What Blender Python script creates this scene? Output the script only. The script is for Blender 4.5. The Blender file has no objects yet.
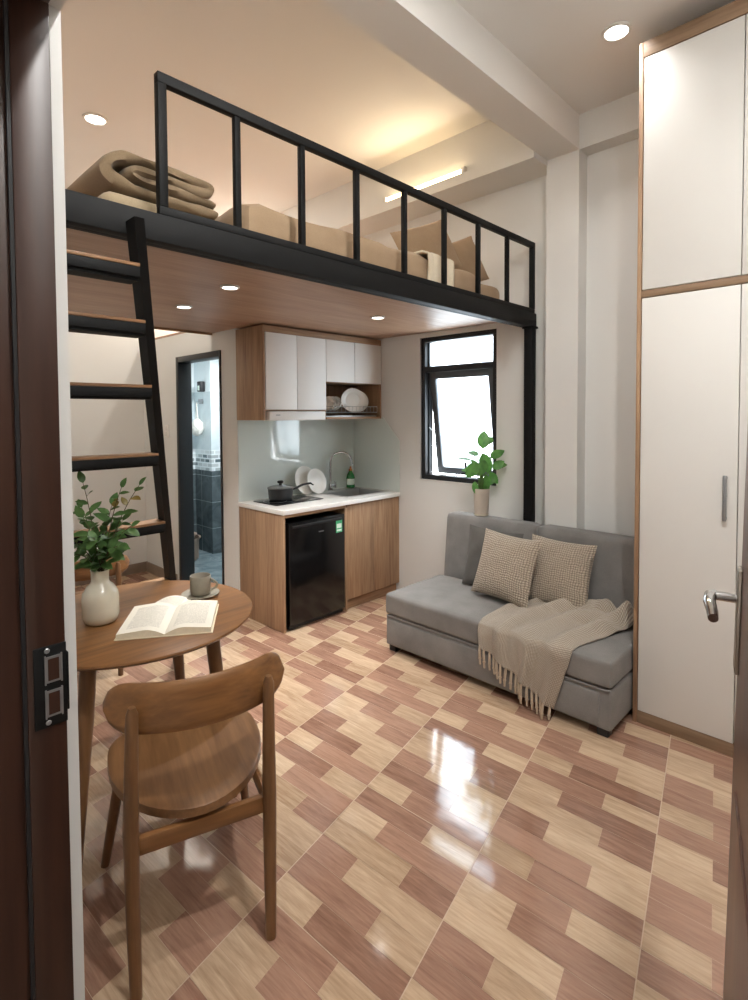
import bpy, bmesh, math, random
from mathutils import Vector, Matrix, noise as mnoise
random.seed(7)
PI = math.pi
scene = bpy.context.scene
COL = scene.collection
V = Vector

# ------------------------------------------------------------------ materials
def lin(c):
    if isinstance(c, str):
        c = [int(c[i:i+2], 16)/255 for i in (0, 2, 4)]
    return tuple((x/12.92 if x <= .04045 else ((x+.055)/1.055)**2.4) for x in c) + (1.0,)

MATS = {}
class N:
    def __init__(s, name):
        m = bpy.data.materials.new(name); m.use_nodes = True
        s.m = m; s.t = m.node_tree; s.b = s.t.nodes['Principled BSDF']; s.out = s.t.nodes['Material Output']
        MATS[name] = m
    def node(s, typ, **kw):
        n = s.t.nodes.new(typ)
        for k, v in kw.items():
            if k.startswith('i_'): n.inputs[k[2:].replace('_', ' ')].default_value = v
            else: setattr(n, k, v)
        return n
    def link(s, a, b): s.t.links.new(a, b)
    def set(s, **kw):
        for k, v in kw.items(): s.b.inputs[k.replace('_', ' ')].default_value = v
        return s
    def coords(s, scale=(1, 1, 1), kind='Object', rot=(0, 0, 0)):
        c = s.node('ShaderNodeTexCoord'); mp = s.node('ShaderNodeMapping')
        mp.inputs['Scale'].default_value = scale; mp.inputs['Rotation'].default_value = rot
        s.link(c.outputs[kind], mp.inputs['Vector']); return mp.outputs['Vector']
    def ramp(s, fac, stops):
        r = s.node('ShaderNodeValToRGB'); e = r.color_ramp.elements
        while len(e) < len(stops): e.new(.5)
        for el, (p, c) in zip(e, stops): el.position = p; el.color = c
        s.link(fac, r.inputs['Fac']); return r.outputs['Color']
    def bump(s, h, strength=.2, dist=.01):
        b = s.node('ShaderNodeBump'); b.inputs['Strength'].default_value = strength; b.inputs['Distance'].default_value = dist
        s.link(h, b.inputs['Height']); s.link(b.outputs['Normal'], s.b.inputs['Normal'])
    def noise(s, vec, scale, detail=3, rough=.5, dist=0):
        n = s.node('ShaderNodeTexNoise'); n.inputs['Scale'].default_value = scale; n.inputs['Detail'].default_value = detail
        n.inputs['Roughness'].default_value = rough; n.inputs['Distortion'].default_value = dist
        if vec is not None: s.link(vec, n.inputs['Vector'])
        return n.outputs['Fac']

def plain(name, col, rough=.5, metal=0, spec=.5, mottled=.03, nscale=6, bump=0):
    n = N(name); c = lin(col)
    if mottled:
        f = n.noise(n.coords(), nscale, 4)
        lo = tuple(x*(1-mottled) for x in c[:3])+(1,); hi = tuple(min(1, x*(1+mottled)) for x in c[:3])+(1,)
        n.link(n.ramp(f, [(.3, lo), (.7, hi)]), n.b.inputs['Base Color'])
        if bump: n.bump(n.noise(n.coords(), 240, 2), bump, .002)
    else: n.b.inputs['Base Color'].default_value = c
    n.set(Roughness=rough, Metallic=metal); n.b.inputs['Specular IOR Level'].default_value = spec
    return n.m

def wood(name, c1, c2, axis='z', rough=.45, spec=.4, scale=1.0, kind='Object', fine=60, streak=9):
    n = N(name)
    k = {'x': (.06, 1, 1), 'y': (1, .06, 1), 'z': (1, 1, .06)}[axis]
    v = n.coords(tuple(x*scale for x in k), kind)
    a = n.noise(v, streak, 4, .6, .6); b = n.noise(v, fine, 3, .6, .2)
    mix = n.node('ShaderNodeMath', operation='MULTIPLY_ADD'); mix.inputs[1].default_value = .45
    n.link(b, mix.inputs[0]); s2 = n.node('ShaderNodeMath', operation='MULTIPLY'); s2.inputs[1].default_value = .55
    n.link(a, s2.inputs[0]); n.link(s2.outputs[0], mix.inputs[2])
    l1, l2 = lin(c1), lin(c2)
    n.link(n.ramp(mix.outputs[0], [(.33, l1), (.66, l2)]), n.b.inputs['Base Color'])
    n.set(Roughness=rough); n.b.inputs['Specular IOR Level'].default_value = spec
    n.bump(b, .05, .002)
    return n.m

def fabric(name, c1, c2, scale=450, bump=.35, rough=.95, weave=False):
    n = N(name); v = n.coords()
    f = n.noise(v, scale, 2, .6); g = n.noise(v, 7, 3)
    ad = n.node('ShaderNodeMath', operation='MULTIPLY_ADD'); ad.inputs[1].default_value = .5
    s2 = n.node('ShaderNodeMath', operation='MULTIPLY'); s2.inputs[1].default_value = .5
    n.link(f, ad.inputs[0]); n.link(g, s2.inputs[0]); n.link(s2.outputs[0], ad.inputs[2])
    n.link(n.ramp(ad.outputs[0], [(.3, lin(c1)), (.7, lin(c2))]), n.b.inputs['Base Color'])
    n.set(Roughness=rough); n.b.inputs['Specular IOR Level'].default_value = .15
    n.b.inputs['Sheen Weight'].default_value = .15
    n.bump(f, bump, .003)
    return n.m

def knit(name, c1, c2, su, sv, bump=.9):
    """chunky knit: bumpy cells in UV space"""
    n = N(name); v = n.coords((1, 1, 1), 'UV')
    sep = n.node('ShaderNodeSeparateXYZ'); n.link(v, sep.inputs[0])
    def wave(sock, f, ph=None):
        m = n.node('ShaderNodeMath', operation='MULTIPLY'); m.inputs[1].default_value = f*PI; n.link(sock, m.inputs[0])
        o = m.outputs[0]
        if ph is not None:
            a = n.node('ShaderNodeMath', operation='ADD'); n.link(o, a.inputs[0]); n.link(ph, a.inputs[1]); o = a.outputs[0]
        s = n.node('ShaderNodeMath', operation='SINE'); n.link(o, s.inputs[0])
        ab = n.node('ShaderNodeMath', operation='ABSOLUTE'); n.link(s.outputs[0], ab.inputs[0]); return ab.outputs[0]
    wob = n.noise(v, 8, 2); wm = n.node('ShaderNodeMath', operation='MULTIPLY'); wm.inputs[1].default_value = 5; n.link(wob, wm.inputs[0])
    a = wave(sep.outputs['X'], su, wm.outputs[0]); b = wave(sep.outputs['Y'], sv, wm.outputs[0])
    mn = n.node('ShaderNodeMath', operation='MULTIPLY'); n.link(a, mn.inputs[0]); n.link(b, mn.inputs[1])
    n.link(n.ramp(mn.outputs[0], [(.0, lin(c1)), (.55, lin(c2))]), n.b.inputs['Base Color'])
    n.set(Roughness=.95); n.b.inputs['Specular IOR Level'].default_value = .1; n.b.inputs['Sheen Weight'].default_value = .2
    n.bump(mn.outputs[0], bump, .006)
    return n.m

def emit(name, col, strength):
    n = N(name); n.b.inputs['Base Color'].default_value = lin(col)
    n.b.inputs['Emission Color'].default_value = lin(col); n.b.inputs['Emission Strength'].default_value = strength
    return n.m

PAINT = plain('wall_paint', 'DCDCD9', .75, spec=.25, mottled=.012, nscale=3, bump=.04)
CEIL = plain('ceiling_paint', 'E2E0DD', .8, spec=.2, mottled=.01, nscale=2)
OAK = wood('oak_laminate', '80614A', 'B39374', 'z', .5, .35)
OAKX = wood('oak_laminate_lengthwise', '80614A', 'B39374', 'x', .5, .35)
OAKY = wood('oak_laminate_crosswise', '6F5843', '967C64', 'y', .5, .35)
SOFFIT = wood('loft_soffit_wood', '8E6C54', 'B3937A', 'x', .42, .4, streak=7)
TREAD = wood('tread_wood', '6E4C33', '93704F', 'x', .45, .4)
WALNUT = wood('stained_walnut', '5E3D22', '8A6038', 'x', .38, .45, streak=8)
WALNUTY = wood('stained_walnut_seat', '5E3F24', '876240', 'y', .4, .45, streak=8)
WALNUTZ = wood('stained_walnut_leg', '583A22', '7D5A3A', 'z', .4, .45, streak=10)
DARKWOOD = wood('dark_door_wood', '25150F', '3E271D', 'z', .4, .4, streak=12)
DOORWOOD = wood('door_leaf_wood', '4A3025', '6A4838', 'z', .35, .45, streak=12)
BLACK = plain('black_steel', '0C0D0E', .6, spec=.22, mottled=.05)
FRAMEBLK = plain('charcoal_aluminium', '1F2124', .45, metal=.1, mottled=.03)
SASHGREY = plain('sash_aluminium', '5A5E62', .4, metal=.2, mottled=.03)
LAMINATE = plain('white_laminate', 'D9D7D3', .45, spec=.4, mottled=.006)
LAMGLOSS = plain('white_cabinet_door', 'EAE8E4', .5, spec=.35, mottled=.006)
QUARTZ = plain('white_quartz', 'EDEBE7', .22, spec=.5, mottled=.02, nscale=30)
SPLASH = plain('pale_green_glass', 'D0D9D5', .06, spec=.6, mottled=.01, nscale=2)
STEEL = plain('brushed_steel', 'BEBEBC', .42, metal=.85, mottled=.03)
CHROME = plain('chrome', 'C9CACB', .12, metal=1, mottled=0)
NICKEL = plain('satin_nickel', 'A9A39B', .3, metal=1, mottled=0)
GREYMETAL = plain('grey_handle_metal', '9A9C9E', .35, metal=.7, mottled=0)
FRIDGEBLK = plain('fridge_black', '0B0B0D', .18, spec=.5, mottled=.02)
GLASSBLK = plain('black_ceramic_glass', '08080A', .06, spec=.6, mottled=0)
POTBLK = plain('black_cookware', '202124', .4, spec=.5, mottled=.05)
LIDGLASS = plain('smoky_lid_glass', '6E706F', .1, spec=.6, mottled=0)
PORCELAIN = plain('white_porcelain', 'EFEDE8', .15, spec=.5, mottled=.005)
CREAM = plain('cream_glazed_ceramic', 'C3BBA8', .22, spec=.5, mottled=.06, nscale=14)
MUG = plain('grey_stoneware', '857E70', .4, spec=.4, mottled=.06, nscale=40)
PLANTPOT = plain('beige_plant_pot', 'B9AEA1', .6, spec=.3, mottled=.03, nscale=30)
SOIL = plain('soil', '3A2E24', .95, mottled=.3, nscale=90)
GREENSOAP = plain('green_soap', '1F7A3A', .2, spec=.5, mottled=.02)
LABELW = plain('label_white', 'D9E8DC', .5, mottled=.02)
LABELG = plain('label_green', '3FA36F', .45, mottled=.02)
ORANGE = plain('orange_cap', 'C97A3A', .4, mottled=0)
SOFAFAB = fabric('sofa_grey_fabric', '6B6967', '898683')
GREYCUSH = fabric('dark_grey_cushion', '504E4B', '676460')
BED = fabric('tan_bed_linen', '957D63', 'AE967B', 300, .15)
BEDCREAM = fabric('cream_throw', 'CDBFA6', 'E0D4BE', 300, .2)
COMF = fabric('brown_grey_comforter', '77654F', '8E7B63', 300, .15)
COMF2 = fabric('beige_folded_blanket', '9B8A70', 'B3A287', 300, .15)
KNIT = knit('beige_knit', '84776A', 'C2B4A2', 30, 30)
KNITT = knit('beige_throw_knit', '8C8072', 'C2B6A6', 84, 92, .7)
YARN = fabric('beige_yarn', 'A0907D', 'C0B09C', 500, .3)
TILEGREY = plain('skirting_tile', '8A7A6C', .4, mottled=.08, nscale=12)
SWITCHW = plain('switch_white', 'E4E2DE', .4, mottled=0)
RUBBER = plain('black_plastic', '17171A', .5, mottled=0)
BUCKET = plain('taupe_bucket', '8D7A6C', .4, mottled=.03)
MESHW = fabric('white_mesh_sponge', 'D8D5CC', 'F0EEE8', 120, .6)
PAPEREDGE = plain('page_edges', 'D8CDB4', .8, mottled=.04, nscale=80)
HALLP = plain('hall_wall_paint', 'B8AFA6', .8, mottled=.02)
LEAFM = {}
def leafmat(name, c1, c2, trans=.25):
    n = N(name); f = n.noise(n.coords(), 25, 3)
    n.link(n.ramp(f, [(.3, lin(c1)), (.7, lin(c2))]), n.b.inputs['Base Color'])
    n.set(Roughness=.4); n.b.inputs['Specular IOR Level'].default_value = .4
    tr = n.node('ShaderNodeBsdfTranslucent'); tr.inputs['Color'].default_value = lin(c2)
    mx = n.node('ShaderNodeMixShader'); mx.inputs[0].default_value = trans
    n.link(n.b.outputs[0], mx.inputs[1]); n.link(tr.outputs[0], mx.inputs[2]); n.link(mx.outputs[0], n.out.inputs[0])
    return n.m
LEAF = leafmat('glossy_green_leaf', '35602B', '5F8E45', .3)
LEAFD = leafmat('dark_green_leaf', '34502B', '587A42', .25)
LEAFB = leafmat('browning_leaf', '6A5A2A', '8B7A3A', .25)
STEMG = plain('green_stem', '4E6B33', .6, mottled=.1)
STEMB = plain('brown_stem', '4B4029', .7, mottled=.1)

def pane_mat():
    n = N('frosted_patterned_glass')
    v = n.coords((1, 1, 1))
    sep = n.node('ShaderNodeSeparateXYZ'); n.link(v, sep.inputs[0])
    # herringbone-like zigzag ribs
    m1 = n.node('ShaderNodeMath', operation='PINGPONG'); m1.inputs[1].default_value = .03; n.link(sep.outputs['Y'], m1.inputs[0])
    ad = n.node('ShaderNodeMath', operation='ADD'); n.link(m1.outputs[0], ad.inputs[0]); n.link(sep.outputs['Z'], ad.inputs[1])
    sc = n.node('ShaderNodeMath', operation='MULTIPLY'); sc.inputs[1].default_value = 420; n.link(ad.outputs[0], sc.inputs[0])
    sn = n.node('ShaderNodeMath', operation='SINE'); n.link(sc.outputs[0], sn.inputs[0])
    big = n.noise(v, 3, 2)
    mm = n.node('ShaderNodeMath', operation='MULTIPLY_ADD'); mm.inputs[1].default_value = .14; n.link(sn.outputs[0], mm.inputs[0]); n.link(big, mm.inputs[2])
    col = n.ramp(mm.outputs[0], [(.25, lin('C4CDD2')), (.7, lin('F4F8FA'))])
    tr = n.node('ShaderNodeBsdfTransparent'); n.link(col, tr.inputs['Color'])
    tl = n.node('ShaderNodeBsdfTranslucent'); n.link(col, tl.inputs['Color'])
    gl = n.node('ShaderNodeBsdfGlossy'); gl.inputs['Roughness'].default_value = .25
    a = n.node('ShaderNodeMixShader'); a.inputs[0].default_value = .35
    n.link(tr.outputs[0], a.inputs[1]); n.link(tl.outputs[0], a.inputs[2])
    b = n.node('ShaderNodeMixShader'); b.inputs[0].default_value = .05
    n.link(a.outputs[0], b.inputs[1]); n.link(gl.outputs[0], b.inputs[2]); n.link(b.outputs[0], n.out.inputs[0])
    return n.m
PANE = pane_mat()

def floor_mat(name, c1, c2):
    n = N(name); v = n.coords((16, 1.3, 1), 'UV')
    a = n.noise(v, 2.2, 4, .6, 1.2); b = n.noise(v, 9, 3, .6, .4)
    ad = n.node('ShaderNodeMath', operation='MULTIPLY_ADD'); ad.inputs[1].default_value = .4
    s2 = n.node('ShaderNodeMath', operation='MULTIPLY'); s2.inputs[1].default_value = .6
    n.link(b, ad.inputs[0]); n.link(a, s2.inputs[0]); n.link(s2.outputs[0], ad.inputs[2])
    # a plank-wide tint step
    at = n.node('ShaderNodeAttribute', attribute_name='tint')
    a3 = n.node('ShaderNodeMath', operation='MULTIPLY_ADD'); a3.inputs[1].default_value = .22
    n.link(at.outputs['Fac'], a3.inputs[0]); n.link(ad.outputs[0], a3.inputs[2])
    n.link(n.ramp(a3.outputs[0], [(.40, lin(c1)), (.78, lin(c2))]), n.b.inputs['Base Color'])
    n.set(Roughness=.085); n.b.inputs['Specular IOR Level'].default_value = .75
    w = n.noise(n.coords((1, 1, 1)), 5, 2)
    n.bump(w, .06, .02)
    return n.m
PLANKL = floor_mat('light_plank_tile', '9C8066', 'CCB296')
PLANKD = floor_mat('dark_plank_tile', '7B5A4A', 'AA8672')
GROUT = plain('grout', 'BFA78F', .6, mottled=.05)

def bath_tile(name, c1, c2, size, grout, rough=.2, veins=True):
    n = N(name); v = n.coords((1, 1, 1))
    f = n.noise(v, 4, 5, .6, 1.5)
    col = n.ramp(f, [(.35, lin(c1)), (.7, lin(c2))])
    sep = n.node('ShaderNodeSeparateXYZ'); n.link(v, sep.inputs[0])
    sm = n.node('ShaderNodeMath', operation='ADD'); n.link(sep.outputs['X'], sm.inputs[0]); n.link(sep.outputs['Y'], sm.inputs[1])
    cb = n.node('ShaderNodeCombineXYZ'); n.link(sm.outputs[0], cb.inputs[0]); n.link(sep.outputs['Z'], cb.inputs[1])
    br = n.node('ShaderNodeTexBrick', offset=0); br.inputs['Scale'].default_value = 1; br.inputs['Mortar Size'].default_value = .004
    br.inputs['Brick Width'].default_value = size[0]; br.inputs['Row Height'].default_value = size[1]
    br.inputs['Mortar'].default_value = lin(grout); n.link(cb.outputs[0], br.inputs['Vector'])
    n.link(col, br.inputs['Color1']); n.link(col, br.inputs['Color2'])
    n.link(br.outputs['Color'], n.b.inputs['Base Color']); n.set(Roughness=rough)
    return n.m
BTDARK = bath_tile('slate_wall_tile', '434D51', '656F73', (.3, .3), '8A969A')
BTLIGHT = bath_tile('pale_wall_tile', 'BFCBD0', 'D0DADE', (.3, .6), 'C9D2D6')
BTFLOOR = bath_tile('slate_floor_tile', '64757C', '93A2A7', (.3, .3), '9AA5A9')
BWHITE = plain('bath_white_paint', 'E4EBEE', .7, mottled=.01)
def deco_mat():
    n = N('mosaic_border_tile'); v = n.coords((1, 1, 1))
    sep = n.node('ShaderNodeSeparateXYZ'); n.link(v, sep.inputs[0])
    sm = n.node('ShaderNodeMath', operation='ADD'); n.link(sep.outputs['X'], sm.inputs[0]); n.link(sep.outputs['Y'], sm.inputs[1])
    cb = n.node('ShaderNodeCombineXYZ'); n.link(sm.outputs[0], cb.inputs[0]); n.link(sep.outputs['Z'], cb.inputs[1])
    br = n.node('ShaderNodeTexBrick'); br.inputs['Scale'].default_value = 1; br.inputs['Mortar Size'].default_value = .008
    br.inputs['Brick Width'].default_value = .11; br.inputs['Row Height'].default_value = .05; br.inputs['Bias'].default_value = -.1
    br.inputs['Color1'].default_value = lin('5E6E74'); br.inputs['Color2'].default_value = lin('E2E8EA'); br.inputs['Mortar'].default_value = lin('DDE4E7')
    n.link(cb.outputs[0], br.inputs['Vector']); n.link(br.outputs['Color'], n.b.inputs['Base Color']); n.set(Roughness=.25)
    return n.m
BTDECO = deco_mat()

def page_mat():
    n = N('printed_page'); v = n.coords((1, 1, 1), 'UV')
    sep = n.node('ShaderNodeSeparateXYZ'); n.link(v, sep.inputs[0])
    def M(op, a, b=None, c=None):
        m = n.node('ShaderNodeMath', operation=op)
        for i, x in enumerate((a, b, c)):
            if x is None: continue
            if isinstance(x, (int, float)): m.inputs[i].default_value = x
            else: n.link(x, m.inputs[i])
        return m.outputs[0]
    x, y = sep.outputs['X'], sep.outputs['Y']
    line = M('LESS_THAN', M('FRACT', M('MULTIPLY', y, 30)), .45)
    inx = M('MULTIPLY', M('GREATER_THAN', x, .15), M('LESS_THAN', x, .85))
    iny = M('MULTIPLY', M('GREATER_THAN', y, .12), M('LESS_THAN', y, .9))
    word = M('GREATER_THAN', n.noise(n.coords((60, 30, 1), 'UV'), 1.0, 1), .44)
    f = M('MULTIPLY', M('MULTIPLY', line, word), M('MULTIPLY', inx, iny))
    n.link(n.ramp(f, [(0, lin('DED8CA')), (1, lin('ABA69C'))]), n.b.inputs['Base Color']); n.set(Roughness=.8)
    return n.m
PAGE = page_mat()
LAMPCOOL = emit('lamp_diffuser', 'FFF8EE', 8)
LAMPWARM = emit('warm_tube', 'FFE2B0', 12)

# ------------------------------------------------------------------ mesh helpers
def newbm(): return bmesh.new()
def add_box(bm, x0, x1, y0, y1, z0, z1, mi=0, bev=0, seg=2, M=None):
    vs = [bm.verts.new(V((x, y, z))) for z in (z0, z1) for y in (y0, y1) for x in (x0, x1)]
    fs = [bm.faces.new([vs[i] for i in q]) for q in ((0, 2, 3, 1), (4, 5, 7, 6), (0, 1, 5, 4), (2, 6, 7, 3), (0, 4, 6, 2), (1, 3, 7, 5))]
    for f in fs: f.material_index = mi
    if bev:
        es = list({e for f in fs for e in f.edges})
        r = bmesh.ops.bevel(bm, geom=es, offset=bev, segments=seg, profile=.5, affect='EDGES')
        vs = list({v for f in r['faces'] for v in f.verts} | {v for v in vs if v.is_valid})
        for f in r['faces']: f.material_index = mi
    if M is not None: bmesh.ops.transform(bm, matrix=M, verts=[v for v in vs if v.is_valid])
    return vs
def add_tube(bm, pts, rad, seg=10, caps=True, mi=0, flat=1.0):
    pts = [V(p) for p in pts]; n = len(pts)
    rad = rad if isinstance(rad, (list, tuple)) else [rad]*n
    rings = []
    t0 = (pts[1]-pts[0]).normalized(); up = V((0, 0, 1)) if abs(t0.z) < .9 else V((1, 0, 0))
    a = t0.cross(up).normalized()
    for i, p in enumerate(pts):
        t = ((pts[min(i+1, n-1)]-pts[max(i-1, 0)])).normalized()
        a = (a - t*a.dot(t)).normalized(); b = t.cross(a)
        rings.append([bm.verts.new(p+(a*math.cos(2*PI*k/seg)+b*math.sin(2*PI*k/seg)*flat)*rad[i]) for k in range(seg)])
    for i in range(n-1):
        for k in range(seg):
            f = bm.faces.new((rings[i][k], rings[i][(k+1) % seg], rings[i+1][(k+1) % seg], rings[i+1][k])); f.material_index = mi
    if caps:
        bm.faces.new(rings[0][::-1]).material_index = mi; bm.faces.new(rings[-1]).material_index = mi
def add_lathe(bm, prof, seg=32, cx=0, cy=0, mi=0, M=None):
    rings = []; allv = []
    for r, z in prof:
        if r < 1e-6: ring = [bm.verts.new(V((cx, cy, z)))]
        else: ring = [bm.verts.new(V((cx+r*math.cos(2*PI*k/seg), cy+r*math.sin(2*PI*k/seg), z))) for k in range(seg)]
        rings.append(ring); allv += ring
    for A, B in zip(rings, rings[1:]):
        for k in range(seg):
            k2 = (k+1) % seg
            if len(A) == 1 and len(B) == 1: continue
            if len(A) == 1: f = bm.faces.new((A[0], B[k2], B[k]))
            elif len(B) == 1: f = bm.faces.new((A[k], A[k2], B[0]))
            else: f = bm.faces.new((A[k], A[k2], B[k2], B[k]))
            f.material_index = mi
    if M is not None: bmesh.ops.transform(bm, matrix=M, verts=allv)
def add_prism(bm, poly, axis, a, b, mi=0, bev=0):
    """extrude polygon (2-D points) along axis between a and b; axis x: (y,z), y: (x,z), z: (x,y)"""
    def P(p, t): return V({'x': (t, p[0], p[1]), 'y': (p[0], t, p[1]), 'z': (p[0], p[1], t)}[axis])
    A = [bm.verts.new(P(p, a)) for p in poly]; B = [bm.verts.new(P(p, b)) for p in poly]
    n = len(poly); fs = [bm.faces.new(A), bm.faces.new(B[::-1])]
    for i in range(n): fs.append(bm.faces.new((A[i], B[i], B[(i+1) % n], A[(i+1) % n])))
    for f in fs: f.material_index = mi
    bmesh.ops.recalc_face_normals(bm, faces=fs)
    if bev:
        es = list({e for f in fs for e in f.edges}); bmesh.ops.bevel(bm, geom=es, offset=bev, segments=2, profile=.5, affect='EDGES')
def obj(name, bm, mats, parent=None, smooth=35, loc=None, rot=None, recalc=True):
    if recalc: bmesh.ops.recalc_face_normals(bm, faces=bm.faces)
    me = bpy.data.meshes.new(name); bm.to_mesh(me); bm.free()
    for m in (mats if isinstance(mats, (list, tuple)) else [mats]): me.materials.append(m)
    if smooth:
        for p in me.polygons: p.use_smooth = True
        me.set_sharp_from_angle(angle=math.radians(smooth))
    o = bpy.data.objects.new(name, me); COL.objects.link(o)
    if parent: o.parent = parent
    if loc: o.location = loc
    if rot: o.rotation_euler = rot
    return o
def boxo(name, dims, mat, parent=None, bev=.002, **kw):
    bm = newbm(); add_box(bm, *dims, bev=bev); return obj(name, bm, mat, parent, **kw)
def tag(o, label, cat, group=None):
    o['label'] = label; o['category'] = cat
    if group: o['group'] = group
    return o
def thing(name, label, cat, loc=(0, 0, 0), rotz=0, group=None):
    o = bpy.data.objects.new(name, None); COL.objects.link(o); o.empty_display_size = .1
    o.location = loc; o.rotation_euler = (0, 0, rotz); return tag(o, label, cat, group)
def struct(name, bm, mats, parent=None, **kw):
    o = obj(name, bm, mats, parent, **kw)
    if parent is None: o['kind'] = 'structure'
    return o
def sbox(name, dims, mat, **kw):
    bm = newbm(); add_box(bm, *dims); return struct(name, bm, mat, **kw)
def dup(root, loc, rotz, label, group=None):
    r = root.copy(); COL.objects.link(r); r.location = loc; r.rotation_euler = (0, 0, rotz); r['label'] = label
    if group: r['group'] = group
    for ch in root.children:
        c = ch.copy(); COL.objects.link(c); c.parent = r
        for g in ch.children:
            d = g.copy(); COL.objects.link(d); d.parent = c
    return r

# ------------------------------------------------------------------ room dimensions (metres)
XL, XW = .283, 3.60        # left wall face, window wall face
YF, YR = 5.55, -.365       # far wall face, right wall face
XB, YK = 2.325, 3.79        # bathroom wall face (x), kitchen back wall face (y)
ZC, ZL = 3.52, 3.66        # ceiling over the sofa side / over the loft
EYE = 1.6

# ------------------------------------------------------------------ floor: printed plank tiles laid at a slight angle
def build_floor():
    bm = newbm(); uvl = bm.loops.layers.uv.new('UVMap'); tl = bm.faces.layers.float.new('tint')
    e1 = V((math.cos(math.radians(12.0)), math.sin(math.radians(12.0)), 0)); e2 = V((-math.sin(math.radians(3.4)), math.cos(math.radians(3.4)), 0))
    O = V((1.639, 1.075, 0)); TU, TW, g = .622, .546, .0018
    r1, r2 = 1/3, 2/3
    rows = [[(0, r2-.04, 1), (r2-.04, 1, 0)], [(0, r1, 0), (r1, 1, 1)], [(0, r2, 0), (r2, 1, 1)],
            [(0, r1, 1), (r1, 1, 0)], [(0, r2, 1), (r2, 1, 0)], [(0, r1, 0), (r1, 1, 1)]]
    rng = random.Random(3)
    def quad(u0, u1, v0, v1, mi, z=0.0):
        vs = [bm.verts.new(O+e1*u+e2*v+V((0, 0, z))) for u, v in ((u0, v0), (u1, v0), (u1, v1), (u0, v1))]
        f = bm.faces.new(vs); f.material_index = mi; f[tl] = rng.random(); ou, ov = rng.random()*40, rng.random()*40
        for l, (u, v) in zip(f.loops, ((u0, v0), (u1, v0), (u1, v1), (u0, v1))): l[uvl].uv = (u+ou, v+ov)
    for i in range(-4, 9):
        for j in range(-5, 12):
            u_hi, v_hi = i*TU, (j+1)*TW          # rows run towards the door, t runs from the far side to the near
            for k, row in enumerate(rows):
                for t0, t1, d in row:
                    ua, ub = u_hi-(k+1)*TU/6, u_hi-k*TU/6
                    va, vb = v_hi-t1*TW, v_hi-t0*TW
                    q = .0006
                    ua += g if k == 5 else q; ub -= g if k == 0 else q
                    va += g if t1 == 1 else q*.5; vb -= g if t0 == 0 else q*.5
                    quad(ua, ub, va, vb, d)
    for co, no in (((.06, 0, 0), (-1, 0, 0)), ((XW+.02, 0, 0), (1, 0, 0)), ((0, YR-.02, 0), (0, -1, 0)), ((0, YF+.02, 0), (0, 1, 0))):
        bmesh.ops.bisect_plane(bm, geom=bm.verts[:]+bm.edges[:]+bm.faces[:], plane_co=co, plane_no=no, clear_outer=True)
    add_box(bm, .06, XW+.02, YR-.02, YF+.02, -.08, -.0012, mi=2)
    o = struct('floor', bm, [PLANKL, PLANKD, GROUT], smooth=0, recalc=False)
    return o
build_floor()

# ------------------------------------------------------------------ shell
# left wall with the entrance opening (y -.02 .. .957)
DO0, DO1, DOH = -.02, .957, 2.235
bm = newbm(); add_box(bm, .06, XL, DO1, YF+.1, -.08, 3.7); add_box(bm, .06, XL, YR-.1, DO0, -.08, 3.7); add_box(bm, .06, XL, DO0, DO1, DOH, 3.7)
struct('wall_left', bm, PAINT, smooth=0)
sbox('wall_right', (XL, XW+.1, YR-.1, YR, -.08, 3.7), PAINT)
bm = newbm(); add_box(bm, XL, XB+.11, YF, YF+.1, -.08, 2.36); add_box(bm, XL, XW+.16, YF, YF+.1, 2.36, 3.7)
struct('wall_far', bm, PAINT, smooth=0)
# window wall with its opening
WY0, WY1, WZ0, WZ1 = 2.212, 2.955, 1.045, 2.245
bm = newbm()
add_box(bm, XW, XW+.16, YR-.1, WY0, -.08, 3.7); add_box(bm, XW, XW+.16, WY1, YK, -.08, 3.7)
add_box(bm, XW, XW+.16, WY0, WY1, -.08, WZ0); add_box(bm, XW, XW+.16, WY0, WY1, WZ1, 3.7); add_box(bm, XW, XW+.16, YK, YF, 2.36, 3.7)
struct('wall_window', bm, PAINT, smooth=0)
# kitchen back wall, bathroom wall with its door opening, both up to the loft deck and beyond
sbox('wall_kitchen', (XB, XW+.16, YK, YK+.1, -.08, 2.34), PAINT)
BD0, BD1, BDH = 4.02, 4.81, 2.135
bm = newbm(); add_box(bm, XB, XB+.11, YK+.1, BD0, -.08, 2.34); add_box(bm, XB, XB+.11, BD1, YF, -.08, 2.34); add_box(bm, XB, XB+.11, BD0, BD1, BDH, 2.34)
struct('wall_bath', bm, PAINT, smooth=0)
# ceilings and beams
sbox('ceiling', (.06, XW+.1, YR-.1, 1.65, ZC, ZC+.2), CEIL)
sbox('ceiling.001', (.06, XW+.1, 1.65, YF+.1, ZL, ZL+.1), CEIL)
sbox('trim_1', (XL, XW, 1.528, 1.747, 3.30, 3.65), CEIL)                      # main beam across the room
sbox('trim_2', (3.475, XW, 1.528, 1.752, 0, 3.30), PAINT)                      # pillar
sbox('trim_3', (3.475, XW, YR, 1.528, 3.30, ZC), PAINT)                        # beam over the wardrobe wall
bm = newbm(); add_box(bm, 3.29, XW, 1.747, YF, 3.262, 3.335); add_box(bm, 3.35, XW, 1.747, YF, 3.335, ZL)
struct('trim_4', bm, PAINT, smooth=0)                                         # beam over the bed head
# baseboards
bm = newbm(); add_box(bm, XL, XB, YF-.012, YF, 0, .1); struct('baseboard_far', bm, TILEGREY, smooth=0)
bm = newbm(); add_box(bm, XB-.012, XB, BD1+.06, YF-.012, 0, .1); struct('baseboard_bath', bm, TILEGREY, smooth=0)
bm = newbm(); add_box(bm, XL, XL+.012, 1.0, YF-.012, 0, .1); struct('baseboard_left', bm, TILEGREY, smooth=0)
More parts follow.
